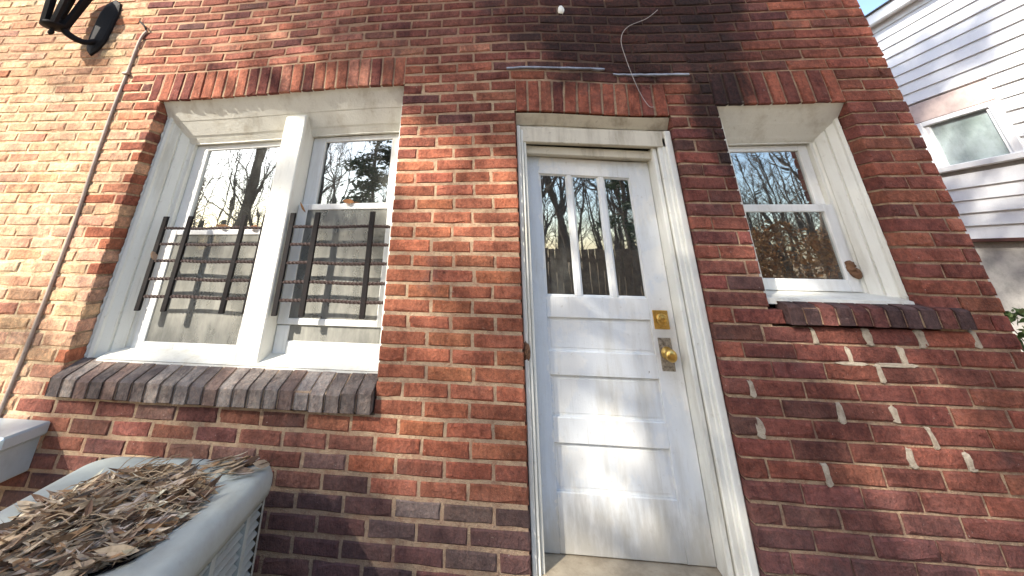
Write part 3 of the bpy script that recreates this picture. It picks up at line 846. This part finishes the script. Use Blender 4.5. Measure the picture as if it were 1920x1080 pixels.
# wall lantern
ln = thing('wall_lantern', 'black iron wall lantern high on the sunlit bricks', 'lantern', (-2.31, -.02, .0))
mb = MB(); nn = 14
prof = [(0, -.20), (.03, -.165), (.055, -.10), (.06, 0.0), (.062, .16), (.045, .24), (0, .28), (-.045, .24), (-.062, .16), (-.06, 0), (-.055, -.10), (-.03, -.165)]
i0 = 0
for yy, s_ in ((-.002, 1.0), (-.016, .98), (-.024, .8)):
    for (px, pz) in prof: mb.v.append((-2.30 + px * s_ * 1.25, yy, .03 + (pz - .03) * (1 if s_ == 1 else s_) + .03))
P = len(prof)
for l_ in range(2):
    for i in range(P): mb.f.append((l_ * P + i, l_ * P + (i + 1) % P, (l_ + 1) * P + (i + 1) % P, (l_ + 1) * P + i)); mb.c.append(None)
mb.f.append(tuple(2 * P + i for i in range(P))); mb.c.append(None)
mb.build('back_plate', 'iron', ln)
MB().tube(smooth_path([(-2.30, -.02, -.06), (-2.33, -.07, -.09), (-2.40, -.13, -.05), (-2.44, -.16, .03)]), [.02] * 19, 8).build('bracket', 'iron', ln, smooth=True)
LC = Vector((-2.46, -.17, -.02))
for i in range(6):
    a = 2 * math.pi * i / 6 + .3
    p0 = LC + Vector((math.cos(a) * .055, math.sin(a) * .055, .0)); p1 = LC + Vector((math.cos(a) * .10, math.sin(a) * .10, .30))
    MB().tube([p0, (p0 + p1) / 2, p1], .022, 6).build('cage_bar', 'iron', ln)
MB().lathe([(.004, -.07), (.014, -.06), (.018, -.045), (.01, -.03), (.03, -.02), (.07, -.01), (.072, .008), (.06, .012)], tuple(LC), 'z', 18).build('cage_base', 'iron', ln, smooth=True)
MB().lathe([(.108, .29), (.125, .30), (.12, .315), (.06, .40), (.02, .43), (.012, .46), (.004, .47)], tuple(LC), 'z', 18).build('cap', 'iron', ln, smooth=True)
# flashing strips above the door, loose wire
for (x0, z0, x1, z1, nm) in ((.62, -.372, 1.205, -.366, 'long grey lead strip tucked into the bricks above the door'), (1.25, -.400, 1.68, -.398, 'short grey lead strip above the door, right of the loose wire')):
    mb = MB(); n_ = 14; pr = None
    for i in range(n_ + 1):
        t = i / n_; x = x0 + (x1 - x0) * t; z = z0 + (z1 - z0) * t + random.uniform(-.002, .002); q = .009 + random.uniform(-.002, .002)
        z += sag(x, z) - .02
        cur = ((x, .004, z + q), (x, -.010, z + q * .7), (x, -.012, z - q * .5), (x, .004, z - q))
        if pr:
            for a in range(3): mb.quad(pr[a], cur[a], cur[a + 1], pr[a + 1])
        pr = cur
    tag(mb.build('lead_strip', 'lead'), nm, 'flashing')
wp = [(1.585, -.005, .03), (1.50, -.016, -.04), (1.375, -.02, -.10), (1.325, -.018, -.19), (1.338, -.016, -.33), (1.365, -.014, -.47), (1.39, -.013, -.56), (1.42, -.014, -.625), (1.445, -.012, -.63)]
tag(MB().tube(smooth_path(wp), .0019, 6).build('loose_wire', 'wire'), 'thin pale wire dangling down the dark bricks above the door', 'wire')
mb = MB(); mb.lathe([(.022, 0), (.02, .008), (.012, .014), (.002, .016)], (.985, .004, .062), 'y', 10)
mb.v = [(x, y, .062 + (z - .062) * 1.7 + random.uniform(-.006, .006)) for x, y, z in mb.v]
tag(mb.build('paint_blob', 'white'), 'small white blob stuck on dark bricks high above the door', 'blob')

# ---------------------------------------------------------------- air conditioner
AX, AY, ATOP = -.690, -.565, -2.19
ac = thing('air_conditioner', 'grey outdoor air conditioning unit heaped with dead leaves below the barred window', 'air conditioner', (AX, AY, GZ + .04))
pad = MB().box(AX - .47, AX + .45, AY - .43, AY + .42, GZ - .03, GZ + .04, .01).build('concrete_pad', 'concrete')
tag(pad, 'low concrete slab under the grey air conditioning unit', 'slab')
HW = .375; ROT = R_(4)
def rrect(hw, r, n_=12):
    pts_ = []
    for cx_, cy_, a0 in ((1, 1, 0), (-1, 1, 90), (-1, -1, 180), (1, -1, 270)):
        for i in range(n_):
            a = R_(a0 + 90 * i / (n_ - 1)); pts_.append((cx_ * (hw - r) + r * math.cos(a), cy_ * (hw - r) + r * math.sin(a)))
    return pts_
def acw(x, y, z):
    c_, s_ = math.cos(ROT), math.sin(ROT); return (AX + x * c_ - y * s_, AY + x * s_ + y * c_, z)
def ring_loft(mb, rings, close=False):
    n_ = len(rings[0]); i0 = len(mb.v)
    for rg in rings: mb.v += [acw(*p) for p in rg]
    for a in range(len(rings) - 1):
        for i in range(n_):
            j = (i + 1) % n_; mb.f.append((i0 + a * n_ + i, i0 + a * n_ + j, i0 + (a + 1) * n_ + j, i0 + (a + 1) * n_ + i)); mb.c.append(None)
# lid: lip, rounded shoulder, dished top down to the round fan opening
prof = [(HW - .012, -.085, 0), (HW + .002, -.083, 0), (HW + .006, -.06, 0), (HW + .005, -.035, 0), (HW - .004, -.014, 0), (HW - .022, -.003, 0), (HW - .05, .001, 0), (HW - .08, -.003, .3), (.287, -.010, .85), (.272, -.016, 1), (.266, -.03, 1), (.266, -.10, 1)]
rings = []
for r_, dz, circ in prof:
    base = rrect(r_, min(.085, r_)) ; out_ = []
    for (x, y) in base:
        a = math.atan2(y, x); cxp, cyp = .272 * math.cos(a) * (r_ / .272), .272 * math.sin(a) * (r_ / .272)
        if circ: x, y = x * (1 - circ) + cxp * circ, y * (1 - circ) + cyp * circ
        out_.append((x, y, ATOP + dz))
    rings.append(out_)
mb = MB(); ring_loft(mb, rings); mb.build('lid', 'metal_grey', ac, smooth=True)
for gx in (-.12, .07, .16):      # pressed seams across the back of the lid
    bi = min(range(len(rings[4])), key=lambda i_: abs(rings[4][i_][0] - gx) + (9 if rings[4][i_][1] < 0 else 0))
    path = []
    for (r_, dz, circ) in prof[2:9]:
        path.append(acw(gx + (.05 if circ else 0) * 0, min(r_, 9) if not circ else max(r_ * .985, .29), ATOP + dz + .0006))
    MB().tube(path, .0016, 4, False).build('seam', 'slot', ac)
for gx, gy in ((-.33, .33), (.33, .33), (.33, -.33), (-.33, -.33)):
    MB().lathe([(.006, 0), (.006, .002), (.003, .003)], acw(gx, gy, ATOP - .003), 'z', 8).build('screw', 'iron', ac)
# casing behind the louvres
mb = MB(); ring_loft(mb, [[(x, y, z) for x, y in rrect(HW - .035, .06)] for z in (GZ + .06, ATOP - .04)]); mb.build('coil', 'slot', ac)
mb = MB(); ring_loft(mb, [[(x, y, z) for x, y in rrect(r_, .08)] for r_, z in ((HW - .05, GZ + .042), (HW, GZ + .042), (HW, GZ + .10), (HW - .012, GZ + .105), (HW - .04, GZ + .105))]); mb.build('base_tray', 'metal_grey', ac)
# corner posts and mid posts, on all four sides
for q in range(4):
    a = q * math.pi / 2; ca, sa = round(math.cos(a)), round(math.sin(a))
    def side(u, d, z): x, y = d, u; return (x * ca - y * sa, x * sa + y * ca, z)
    for (u0, u1) in ((-.016, .016), (.175, .205), (-.205, -.175)):
        mb = MB(); z0, z1 = GZ + .10, ATOP - .08
        P8 = [acw(*side(u, d, z)) for z in (z0, z1) for d, u in ((HW - .045, u0), (HW - .004, u0 + .003), (HW - .004, u1 - .003), (HW - .045, u1))]
        mb.v = P8; mb.f = [(0, 1, 5, 4), (1, 2, 6, 5), (2, 3, 7, 6)]; mb.c = [None] * 3; mb.build('post', 'metal_grey', ac)
    nl = 17
    for i in range(nl):
        z = ATOP - .098 - i * .0265
        for (u0, u1) in ((-.29, -.205), (-.175, -.016), (.016, .175), (.205, .29)):
            mb = MB()
            V = []
            for u in (u0, u1):
                V += [acw(*side(u, HW - .033, z + .012)), acw(*side(u, HW - .007, z - .004)), acw(*side(u, HW - .010, z - .009)), acw(*side(u, HW - .034, z + .007))]
            mb.v = V; mb.f = [(0, 1, 5, 4), (1, 2, 6, 5), (2, 3, 7, 6), (0, 4, 7, 3), (0, 3, 2, 1), (4, 5, 6, 7)]; mb.c = [None] * 6
            if q in (0,) : mb.build('louver', 'metal_grey', ac)
            else: 
                rest = globals().setdefault('LOUV', MB()); j0 = len(rest.v); rest.v += V; rest.f += [tuple(j0 + t for t in f_) for f_ in mb.f]; rest.c += [None] * 6
    # rounded corner of plain sheet with slots
    for (s_a, s_b) in ((0, 1),):
        mb = MB(); rr = .08; n_ = 8
        for zi in (GZ + .10, ATOP - .08):
            for i in range(n_ + 1):
                t = R_(90 * i / n_); x, y = HW - .006 - rr + rr * math.cos(t), HW - .006 - rr + rr * math.sin(t)
                mb.v.append(acw(x * ca - y * sa, x * sa + y * ca, zi))
        for i in range(n_): mb.f.append((i, i + 1, n_ + 2 + i, n_ + 1 + i)); mb.c.append(None)
        mb.build('corner_panel', 'metal_grey', ac, smooth=True)
struct(LOUV.build('louver_bank', 'metal_grey', ac), 'stuff')
# fan guard rings and spokes
mb = MB()
for r_ in [.03 + i * .0165 for i in range(15)]:
    mb.tube([acw(r_ * math.cos(t), r_ * math.sin(t), ATOP - .020) for t in [2 * math.pi * i / 40 for i in range(41)]], .0022, 4, False)
for i in range(8):
    t = 2 * math.pi * i / 8; mb.tube([acw(.02 * math.cos(t), .02 * math.sin(t), ATOP - .024), acw(.268 * math.cos(t), .268 * math.sin(t), ATOP - .024)], .003, 4)
mb.build('fan_guard', 'iron', ac)
mb = MB(); ring_loft(mb, [[(r_ * math.cos(2 * math.pi * i / 32), r_ * math.sin(2 * math.pi * i / 32), ATOP - .12) for i in range(32)] for r_ in (.27, .001)]); mb.build('fan_shroud', 'slot', ac)

# ---------------------------------------------------------------- dead leaves
LEAFC = [(.38, .29, .19), (.47, .38, .27), (.26, .18, .12), (.52, .44, .33), (.14, .085, .055), (.38, .29, .20), (.28, .17, .09), (.40, .33, .27)]
def leaf(mb, o, L, wd, yaw, pitch, roll, curl, colr):
    rot = Matrix.Rotation(yaw, 3, 'Z') @ Matrix.Rotation(pitch, 3, 'Y') @ Matrix.Rotation(roll, 3, 'X')
    pts_ = []
    K = [(-.5, 0), (-.25, .7), (.08, 1), (.33, .6), (.5, .04)]
    i0 = len(mb.v)
    for t, w in K:
        for s_ in (-1, 0, 1):
            p = Vector((t * L, s_ * w * wd / 2, abs(s_) * w * wd * .35 * curl + curl * .35 * L * t * t * 2))
            q = rot @ p + Vector(o); mb.v.append(tuple(q))
    for a in range(4):
        for b in range(2): mb.f.append((i0 + a * 3 + b, i0 + (a + 1) * 3 + b, i0 + (a + 1) * 3 + b + 1, i0 + a * 3 + b + 1)); mb.c.append(colr)
rl = random.Random(3); mb = MB()
for i in range(2600):
    r_ = .275 * math.sqrt(rl.random()); a = rl.uniform(0, 2 * math.pi); x, y = r_ * math.cos(a), r_ * math.sin(a)
    hp = .045 * (1 - (r_ / .32) ** 2) * (.6 + .8 * noise.noise(Vector((x * 7, y * 7, 2)))) + .012
    if r_ > .255 and rl.random() < .7: continue
    z = ATOP - .012 + rl.random() * max(hp, .008)
    cc = rl.choice(LEAFC); v = rl.choice([.45, .8, 1.0, 1.2, 1.35, 1.5])
    leaf(mb, acw(x, y, z), rl.uniform(.03, .125), rl.uniform(.005, .012) if rl.random() < .6 else rl.uniform(.012, .032), rl.gauss(.75, .55), rl.gauss(0, .24), rl.gauss(0, .6), rl.uniform(-.5, .9), tuple(min(.7, q * v) for q in cc))
for i in range(45):      # a drift across the shoulder of the lid
    t = rl.random(); x, y = .16 + t * .16 + rl.gauss(0, .025), .30 - t * .05 + rl.gauss(0, .03)
    leaf(mb, acw(x, y, ATOP + .004 + rl.random() * .018), rl.uniform(.05, .10), rl.uniform(.010, .026), rl.gauss(.6, .3), rl.gauss(0, .12), rl.gauss(0, .4), rl.uniform(-.2, .6), rl.choice(LEAFC))
for i in range(70):       # stalks
    r_ = .21 * math.sqrt(rl.random()); a = rl.uniform(0, 6.28); x, y = r_ * math.cos(a), r_ * math.sin(a); t = rl.gauss(.75, .5); L = rl.uniform(.04, .11)
    p0 = Vector(acw(x, y, ATOP + .02 + rl.random() * .035)); d = Vector((math.cos(t), math.sin(t), rl.gauss(0, .1))) * L
    mb.tube([p0, p0 + d * .5 + Vector((0, 0, .008)), p0 + d], .0016, 3, False, 0, (.40, .30, .19))
lf = mb.build('dead_leaves', 'litter'); struct(lf, 'stuff'); tag(lf, 'heap of dry brown leaves on top of the grey air conditioning unit', 'dead leaves')
# leaf litter on the ground around
mb = MB()
for i in range(1600):
    x, y = rl.uniform(-4, 4), -abs(rl.gauss(0, 2.2)) - .03
    leaf(mb, (x, y, GZ + .012 + rl.random() * .02), rl.uniform(.05, .10), rl.uniform(.02, .05), rl.uniform(0, 6.28), rl.gauss(0, .2), rl.gauss(0, .3), rl.uniform(-.3, .8), rl.choice(LEAFC))
lg = mb.build('leaf_litter', 'litter'); struct(lg, 'stuff'); tag(lg, 'dry leaves scattered over the ground before the house', 'dead leaves')
# single leaves and the nest caught on the windows
def one_leaf(name, label, o, L, wd, yaw, pitch, roll, curl, c, cat='leaf'):
    mb = MB(); leaf(mb, o, L, wd, yaw, pitch, roll, curl, c); tag(mb.build(name, 'litter'), label, cat)
one_leaf('dry_leaf', 'curled brown leaf on the middle rail of the right-hand barred sash', (-.36, YS - .004, -1.135), .07, .035, .2, .1, 1.0, .7, (.30, .14, .06))
one_leaf('dry_leaf', 'brown leaf caught beside the mullion above the right-hand grille', (-.632, .165, -1.175), .075, .045, 1.0, .9, .5, .8, (.34, .19, .09))
one_leaf('dry_leaf', 'brown leaf on the middle rail behind the left-hand grille', (-1.13, YS - .01, -1.285), .08, .03, .3, .1, .9, .6, (.22, .12, .06))
one_leaf('dry_leaf', 'small dark leaf at the mullion end of the left-hand middle rail', (-.93, YS - .01, -1.288), .06, .03, .1, -.1, .9, .5, (.26, .11, .05))
one_leaf('dry_leaf', 'dry leaf lodged on the left-hand grille rods beside the splayed white board', (-1.44, .10, -1.455), .06, .04, .4, 1.0, .6, .8, (.42, .28, .18))
nst = thing('mud_nest', 'brown crumpled nest stuck on the lower right of the small window frame', 'nest', (2.362, YS, -1.50))
for (dx, dz, r_) in ((0, .055, .02), (.012, .018, .026), (-.004, .035, .018)):
    mb = MB(); mb.lathe([(r_ * .4, -.004), (r_, .0), (r_ * 1.05, .01), (r_ * .7, .022), (r_ * .15, .03)], (2.352 + dx, YS, -1.49 + dz), 'y', 12)
    mb.v = [(x + random.uniform(-.003, .003), y + random.uniform(-.003, .003), z + random.uniform(-.003, .003)) for x, y, z in mb.v]
    mb.build('cell', 'nest', nst)

# ---------------------------------------------------------------- neighbouring house
nh = thing('siding_house', 'white clapboard house beyond the brick corner on the right', 'house', (5.5, 2.2, GZ))
NX0 = 5.5; SB, ST, EX = -1.196, 1.39, .126
WY0, WY1, WZ0, WZ1 = 1.90, 2.55, -.42, .05
nwall = MB().box(NX0 + .02, 11, -3, 9, GZ - .1, ST + .1).build('wall', 'stucco', nh)
nb = int((ST - SB) / EX) + 1
for i in range(nb):
    z0 = SB + i * EX; z1 = min(z0 + EX + .012, ST + .05)
    spans = [(-3, 9)]
    if z1 > WZ0 - .06 and z0 < WZ1 + .24: spans = [(-3, WY0 - .09), (WY1 + .09, 9)]
    for a, b in spans:
        mb = MB(); j = random.uniform(-.002, .002)
        P8 = []
        for y in (a, b):
            P8 += [(NX0 - .022 + j, y, z0), (NX0 - .003 + j, y, z1), (NX0 + .019, y, z1), (NX0 + .019, y, z0)]
        mb.v = P8; mb.f = [(0, 4, 5, 1), (0, 3, 7, 4), (1, 5, 6, 2), (0, 1, 2, 3), (4, 7, 6, 5)]; mb.c = [None] * 5
        mb.build('clapboard', 'siding', nh)
w3 = MB()
w3.box(NX0 - .035, NX0 + .015, WY0 - .09, WY0, WZ0 - .06, WZ1 + .02, .006).box(NX0 - .035, NX0 + .015, WY1, WY1 + .09, WZ0 - .06, WZ1 + .02, .006)
w3.box(NX0 - .05, NX0 + .015, WY0 - .10, WY1 + .10, WZ0 - .09, WZ0 - .03, .006).box(NX0 - .032, NX0 + .015, WY0, WY1, WZ1 - .03, WZ1 + .022, .006)
w3.box(NX0 - .012, NX0 + .015, WY0, WY0 + .045, WZ0 - .03, WZ1 - .03, .004).box(NX0 - .012, NX0 + .015, WY1 - .045, WY1, WZ0 - .03, WZ1 - .03, .004)
wn_ = w3.build('window', 'siding', nh)
MB().box(NX0 + .0105, NX0 + .014, WY0 + .044, WY1 - .044, WZ0 - .03, WZ1 - .03).build('reflection_sheet', 'reflection_sheet', wn_)  # sheet behind the pane, coloured like reflected trees and sky
MB().box(NX0 + .002, NX0 + .008, WY0 + .044, WY1 - .044, WZ0 - .03, WZ1 - .03).build('pane', 'glass_dim', wn_)
MB().box(NX0 - .028, NX0 + .015, WY0 - .09, WY1 + .09, WZ1 + .026, WZ1 + .24, .005).build('head_board', 'pinkboard', wn_)
MB().box(NX0 - .04, NX0 + .015, -3, 9, SB - .035, SB - .004, .004).build('bottom_trim', 'brownboard', nh)
MB().box(NX0 - .10, NX0 + .02, -3.2, 9.2, ST + .02, ST + .05, .004).build('soffit', 'siding', nh)
MB().box(NX0 - .13, NX0 - .10, -3.2, 9.2, ST + .0, ST + .13, .004).build('fascia', 'siding', nh)
mb = MB(); mb.quad((NX0 - .15, -3.3, ST + .14), (NX0 - .15, 9.3, ST + .14), (8.5, 9.3, ST + 1.8), (8.5, -3.3, ST + 1.8)); mb.quad((8.5, -3.3, ST + 1.8), (8.5, 9.3, ST + 1.8), (11.5, 9.3, ST + .14), (11.5, -3.3, ST + .14))
mb.quad((NX0 - .15, -3.3, ST + .122), (NX0 - .15, 9.3, ST + .122), (NX0 - .15, 9.3, ST + .14), (NX0 - .15, -3.3, ST + .14)); mb.build('roof', 'shingle', nh)

# ---------------------------------------------------------------- vegetation
def foliage(mb, pts_, size, greens, rnd, flat=.5):
    for p in pts_:
        v = Vector((rnd.gauss(0, 1), rnd.gauss(0, 1), rnd.gauss(0, flat))).normalized()
        w = v.cross(Vector((rnd.gauss(0, 1), rnd.gauss(0, 1), rnd.gauss(0, 1)))).normalized()
        L = size * rnd.uniform(.6, 1.4); wd = L * rnd.uniform(.3, .5)
        p = Vector(p); c = rnd.choice(greens); k = rnd.uniform(.7, 1.3)
        mb.quad(p - v * L * .5, p + w * wd * .5, p + v * L * .5, p - w * wd * .5, col=tuple(q * k for q in c))
def bush(name, label, x, y, r, h, seed, greens, nleaf=1500, size=.07, group=None):
    rnd = random.Random(seed); t = thing(name, label, 'bush', (x, y, GZ), group)
    st = MB(); tips = []
    for i in range(14):
        a = rnd.uniform(0, 6.28); e = Vector((x + r * .7 * rnd.random() * math.cos(a), y + r * .7 * rnd.random() * math.sin(a), GZ + h * rnd.uniform(.5, .95)))
        b = Vector((x + rnd.gauss(0, .05), y + rnd.gauss(0, .05), GZ - .02)); st.tube([b, (b + e) / 2 + Vector((rnd.gauss(0, .04), rnd.gauss(0, .04), 0)), e], [.015, .01, .004], 4, False)
        tips.append((b, e))
    st.build('stem', 'bark', t)
    pts_ = []
    for i in range(nleaf):
        a = rnd.uniform(0, 6.28); u = rnd.random() ** .4; ph = rnd.uniform(-.9, 1.0)
        rr = r * math.sqrt(max(0, 1 - ph * ph)) * u * (1 + .35 * noise.noise(Vector((math.cos(a) * 2, math.sin(a) * 2, ph * 2 + seed))))
        pts_.append((x + rr * math.cos(a), y + rr * math.sin(a), GZ + h * .5 + ph * h * .5 * (.8 + .3 * noise.noise(Vector((a, ph, seed))))))
    mb = MB(); foliage(mb, pts_, size, greens, rnd, 1); mb.build('foliage', 'needles', t)
GREEN = [(.05, .085, .03), (.07, .11, .04), (.04, .065, .028), (.09, .12, .05)]
DEEP = [(.03, .055, .03), (.045, .075, .035), (.025, .045, .025)]
RUST = [(.36, .17, .06), (.30, .13, .05), (.42, .24, .10), (.24, .12, .05)]
bush('garden_bush', 'green bush beside the clapboard house foundation', 4.35, 1.15, .75, 1.15, 5, GREEN)

def bare_tree(name, label, x, y, h, seed, spread=.55, depth=6, group=None, lean=(0, 0), r0=None, leaves=0):
    rnd = random.Random(seed); t = thing(name, label, 'tree', (x, y, GZ), group)
    trunk = MB(); crown = MB(); tips_ = []
    def grow(p, d, L, r, lev):
        n_ = 4 if lev < 2 else 3; pts_ = [p]; rs = [r]; dd = d.copy()
        for i in range(n_):
            dd = (dd + Vector((rnd.gauss(0, .13), rnd.gauss(0, .13), rnd.gauss(.03, .08)))).normalized()
            pts_.append(pts_[-1] + dd * L / n_); rs.append(r * (1 - .38 * (i + 1) / n_))
        (trunk if lev == 0 else crown).tube(pts_, rs, 8 if lev == 0 else (5 if lev < 3 else 3), False)
        if lev >= depth - 1: tips_.append(pts_[-1])
        if lev >= depth: return
        k = 3 if lev < depth - 1 else 4
        for i in range(k):
            a = rnd.uniform(0, 6.28); perp = dd.orthogonal().normalized(); perp.rotate(Matrix.Rotation(a, 3, dd))
            s_ = spread * rnd.uniform(.6, 1.35) if i else spread * .35
            nd = (dd + perp * s_).normalized(); j = 4 if i < 2 else rnd.choice([2, 3, 4]); j = min(j, len(pts_) - 1)
            grow(pts_[j], nd, L * rnd.uniform(.58, .82), rs[j] * (.82 if i == 0 else rnd.uniform(.5, .72)), lev + 1)
    d0 = Vector((lean[0], lean[1], 1)).normalized()
    grow(Vector((x, y, GZ - .1)), d0, h * .27, r0 or h * .018, 0)
    trunk.build('trunk', 'bark', t, smooth=True); crown.build('crown', 'bark', t)
    if leaves:
        lv = MB(); pp = []
        for c_ in rnd.sample(tips_, min(leaves, len(tips_))):
            if noise.noise(c_ * .55) < -.05: continue
            pp += [c_ + Vector((rnd.gauss(0, .16), rnd.gauss(0, .16), rnd.gauss(0, .16))) for q in range(9)]
        foliage(lv, pp, .15, RUST, rnd, 1); lv.build('withered_leaves', 'needles', t)
    return t
def conifer(name, label, x, y, h, seed, rad, z_low=.12, n=9000, group=None, size=.16):
    rnd = random.Random(seed); t = thing(name, label, 'tree', (x, y, GZ), group)
    tr = MB(); tr.tube([(x, y, GZ - .1), (x + .05, y, GZ + h * .5), (x, y + .05, GZ + h * .97)], [h * .0115, h * .008, .02], 8, False)
    pts_ = []; lim = MB()
    nl = int(h * 3.3)
    for i in range(nl):
        f = z_low + (1 - z_low) * (i + rnd.random()) / nl
        R0 = rad * (1 - f) ** .8 * rnd.uniform(.6, 1.15) + .15; a = rnd.uniform(0, 6.28); z0 = GZ + f * h
        e = Vector((x + R0 * math.cos(a), y + R0 * math.sin(a), z0 - R0 * .15 + rnd.gauss(0, .1)))
        lim.tube([(x, y, z0), ((x + e.x) / 2, (y + e.y) / 2, z0 + .05), tuple(e)], [.03, .02, .008], 3, False)
        m_ = int(n / nl * (.4 + 1.2 * R0 / rad))
        for q in range(m_):
            u = rnd.random() ** .6; w = .10 + .13 * u
            pts_.append((x + (e.x - x) * u + rnd.gauss(0, w), y + (e.y - y) * u + rnd.gauss(0, w), z0 + (e.z - z0) * u + rnd.gauss(0, .09)))
    tr.build('trunk', 'bark', t, smooth=True); lim.build('limb', 'bark', t)
    mb = MB(); foliage(mb, pts_, size, DEEP, rnd, .4); mb.build('crown', 'needles', t)
    return t
TG = 'trees behind the garden fence'
bare_tree('bare_tree', 'tall bare tree reflected in the left-hand barred panes', -10.7, -9.4, 14, 11, .60, 7, TG, leaves=700)
bare_tree('bare_tree', 'low-branched bare tree filling the left-hand barred pane', -7.4, -10.2, 9, 13, .62, 7, TG, r0=.08)
bare_tree('bare_tree', 'bare tree just left of the tall evergreen', -8.8, -12.8, 10, 14, .6, 7, TG, r0=.10)
bare_tree('bare_tree', 'bare many-branched tree furthest left behind the garden fence', -14.5, -11.0, 13, 12, .55, 6, TG)
conifer('evergreen_tree', 'tall dark evergreen whose trunk stands behind the left end of the fence', -5.3, -8.9, 17, 21, 4.6, .32, 15000, TG, .19)
conifer('evergreen_tree', 'small evergreen reflected in the right-hand barred pane', -3.7, -9.4, 6.5, 23, 1.9, .1, 7000, TG)
conifer('evergreen_tree', 'slim evergreen reflected in the right pane of the door', 5.0, -12.5, 9.5, 22, 1.6, .1, 4500, TG)
conifer('evergreen_tree', 'tallest evergreen, added further back to shade the door and woodwork', -10.3, -12.9, 19, 24, 4.6, .48, 8500, TG, .2)  # unseen tree added to block more sun
for i, (x, y, h, s_, lb) in enumerate([(-13.0, -16.5, 11, 41, 'twiggy bare tree mirrored at the left edge of the left barred pane'), (-11.2, -18.5, 12, 42, 'distant bare tree mirrored in the middle of the left barred pane'),
      (-9.0, -17, 11, 43, 'distant bare tree mirrored beside the mullion'), (-1.8, -18, 11, 44, 'far bare tree at the left of the door reflection'), (.3, -19, 12, 45, 'far bare tree behind the forked one in the door glass'),
      (1.8, -17.5, 11, 46, 'far bare tree in the middle of the door reflection'), (3.6, -19, 12, 47, 'far bare tree left of the slim evergreen'), (6.9, -18, 12, 48, 'far bare tree right of the slim evergreen'), (14.5, -16.5, 12, 49, 'far bare tree at the right of the small window reflection'),
      (-.6, -13.5, 12, 31, 'slender bare tree reflected in the left pane of the door'), (.9, -12.2, 13, 32, 'bare tree with forked trunk reflected in the door glass'),
      (2.2, -14.2, 12, 33, 'bare tree reflected in the middle pane of the door'), (3.3, -12.4, 11, 34, 'thin bare tree reflected beside the evergreen in the door glass'),
      (9.2, -10.5, 11, 35, 'bare tree against blue sky reflected in the small window'), (12.6, -14, 12, 36, 'bare tree furthest right behind the garden fence')]):
    bare_tree('bare_tree', lb, x, y, h, s_, .5, 7 if 40 < s_ < 44 else 6, TG)
for i, (x, y) in enumerate([(6.6, -9.2), (8.3, -9.6), (10.0, -9.3)]):
    bush('russet_bush', ['russet hedge bush nearest the evergreen, mirrored in the small window', 'middle one of the three russet hedge bushes', 'russet hedge bush furthest right by the fence'][i], x, y, 1.2, 2.5, 60 + i, RUST, 2600, .12, 'russet hedge bushes')
# board fence across the garden
fc = thing('board_fence', 'weathered brown board fence mirrored low in the door glass', 'fence', (0, -8.0, GZ))
fm = {}
for i in range(74):
    x = -7.5 + i * .165; k = i % 4
    if k not in fm:
        mb = MB(); mb.box(-.076, .076, -.01, .01, 0, 1.42 + .008 * k, .004); mb.v = [(a, b, c_) for a, b, c_ in mb.v]; fm[k] = mb.mesh('board')
    link('board', fm[k], 'fence', fc, (x, -8.0 + random.uniform(-.006, .006), GZ + .03))
for z in (.35, 1.15): MB().box(-7.6, 4.7, -8.06, -8.012, GZ + z, GZ + z + .09, .004).build('rail', 'fence', fc)

# a far leafless wood that closes the garden
rnd = random.Random(77); wd = MB()
for i in range(230):
    x, y = rnd.uniform(-36, 28), rnd.uniform(-32, -21); h = rnd.uniform(6, 11); r0 = rnd.uniform(.05, .11)
    p = Vector((x, y, GZ - .1)); d = Vector((rnd.gauss(0, .06), rnd.gauss(0, .06), 1)).normalized(); pts_ = [p]
    for q in range(5): d = (d + Vector((rnd.gauss(0, .06), rnd.gauss(0, .06), .05))).normalized(); pts_.append(pts_[-1] + d * h / 5)
    wd.tube(pts_, [r0 * (1 - .16 * q) for q in range(6)], 5, False, 0, None)
    for q in range(34):
        t = rnd.uniform(.15, .98) * 5; k_ = min(int(t), 4); b0 = pts_[k_].lerp(pts_[k_ + 1], t - k_); a = rnd.uniform(0, 6.28); L = rnd.uniform(.7, 2.0) * (1.2 - t / 6)
        e1 = b0 + Vector((math.cos(a) * L * .5, math.sin(a) * L * .5, L * .45)); e2 = e1 + Vector((math.cos(a + .4) * L * .35, math.sin(a + .4) * L * .35, L * .55))
        wd.tube([b0, e1, e2], [.022, .014, .006], 3, False)
        for z_ in range(2):
            a2 = a + rnd.gauss(0, .9); e3 = e1 + Vector((math.cos(a2) * L * .5, math.sin(a2) * L * .5, L * rnd.uniform(.1, .6))); wd.tube([e1, e3], [.011, .005], 3, False)
wo_ = wd.build('far_wood', 'bark'); struct(wo_, 'stuff'); tag(wo_, 'leafless wood far behind the garden, mirrored faintly in the panes', 'wood')
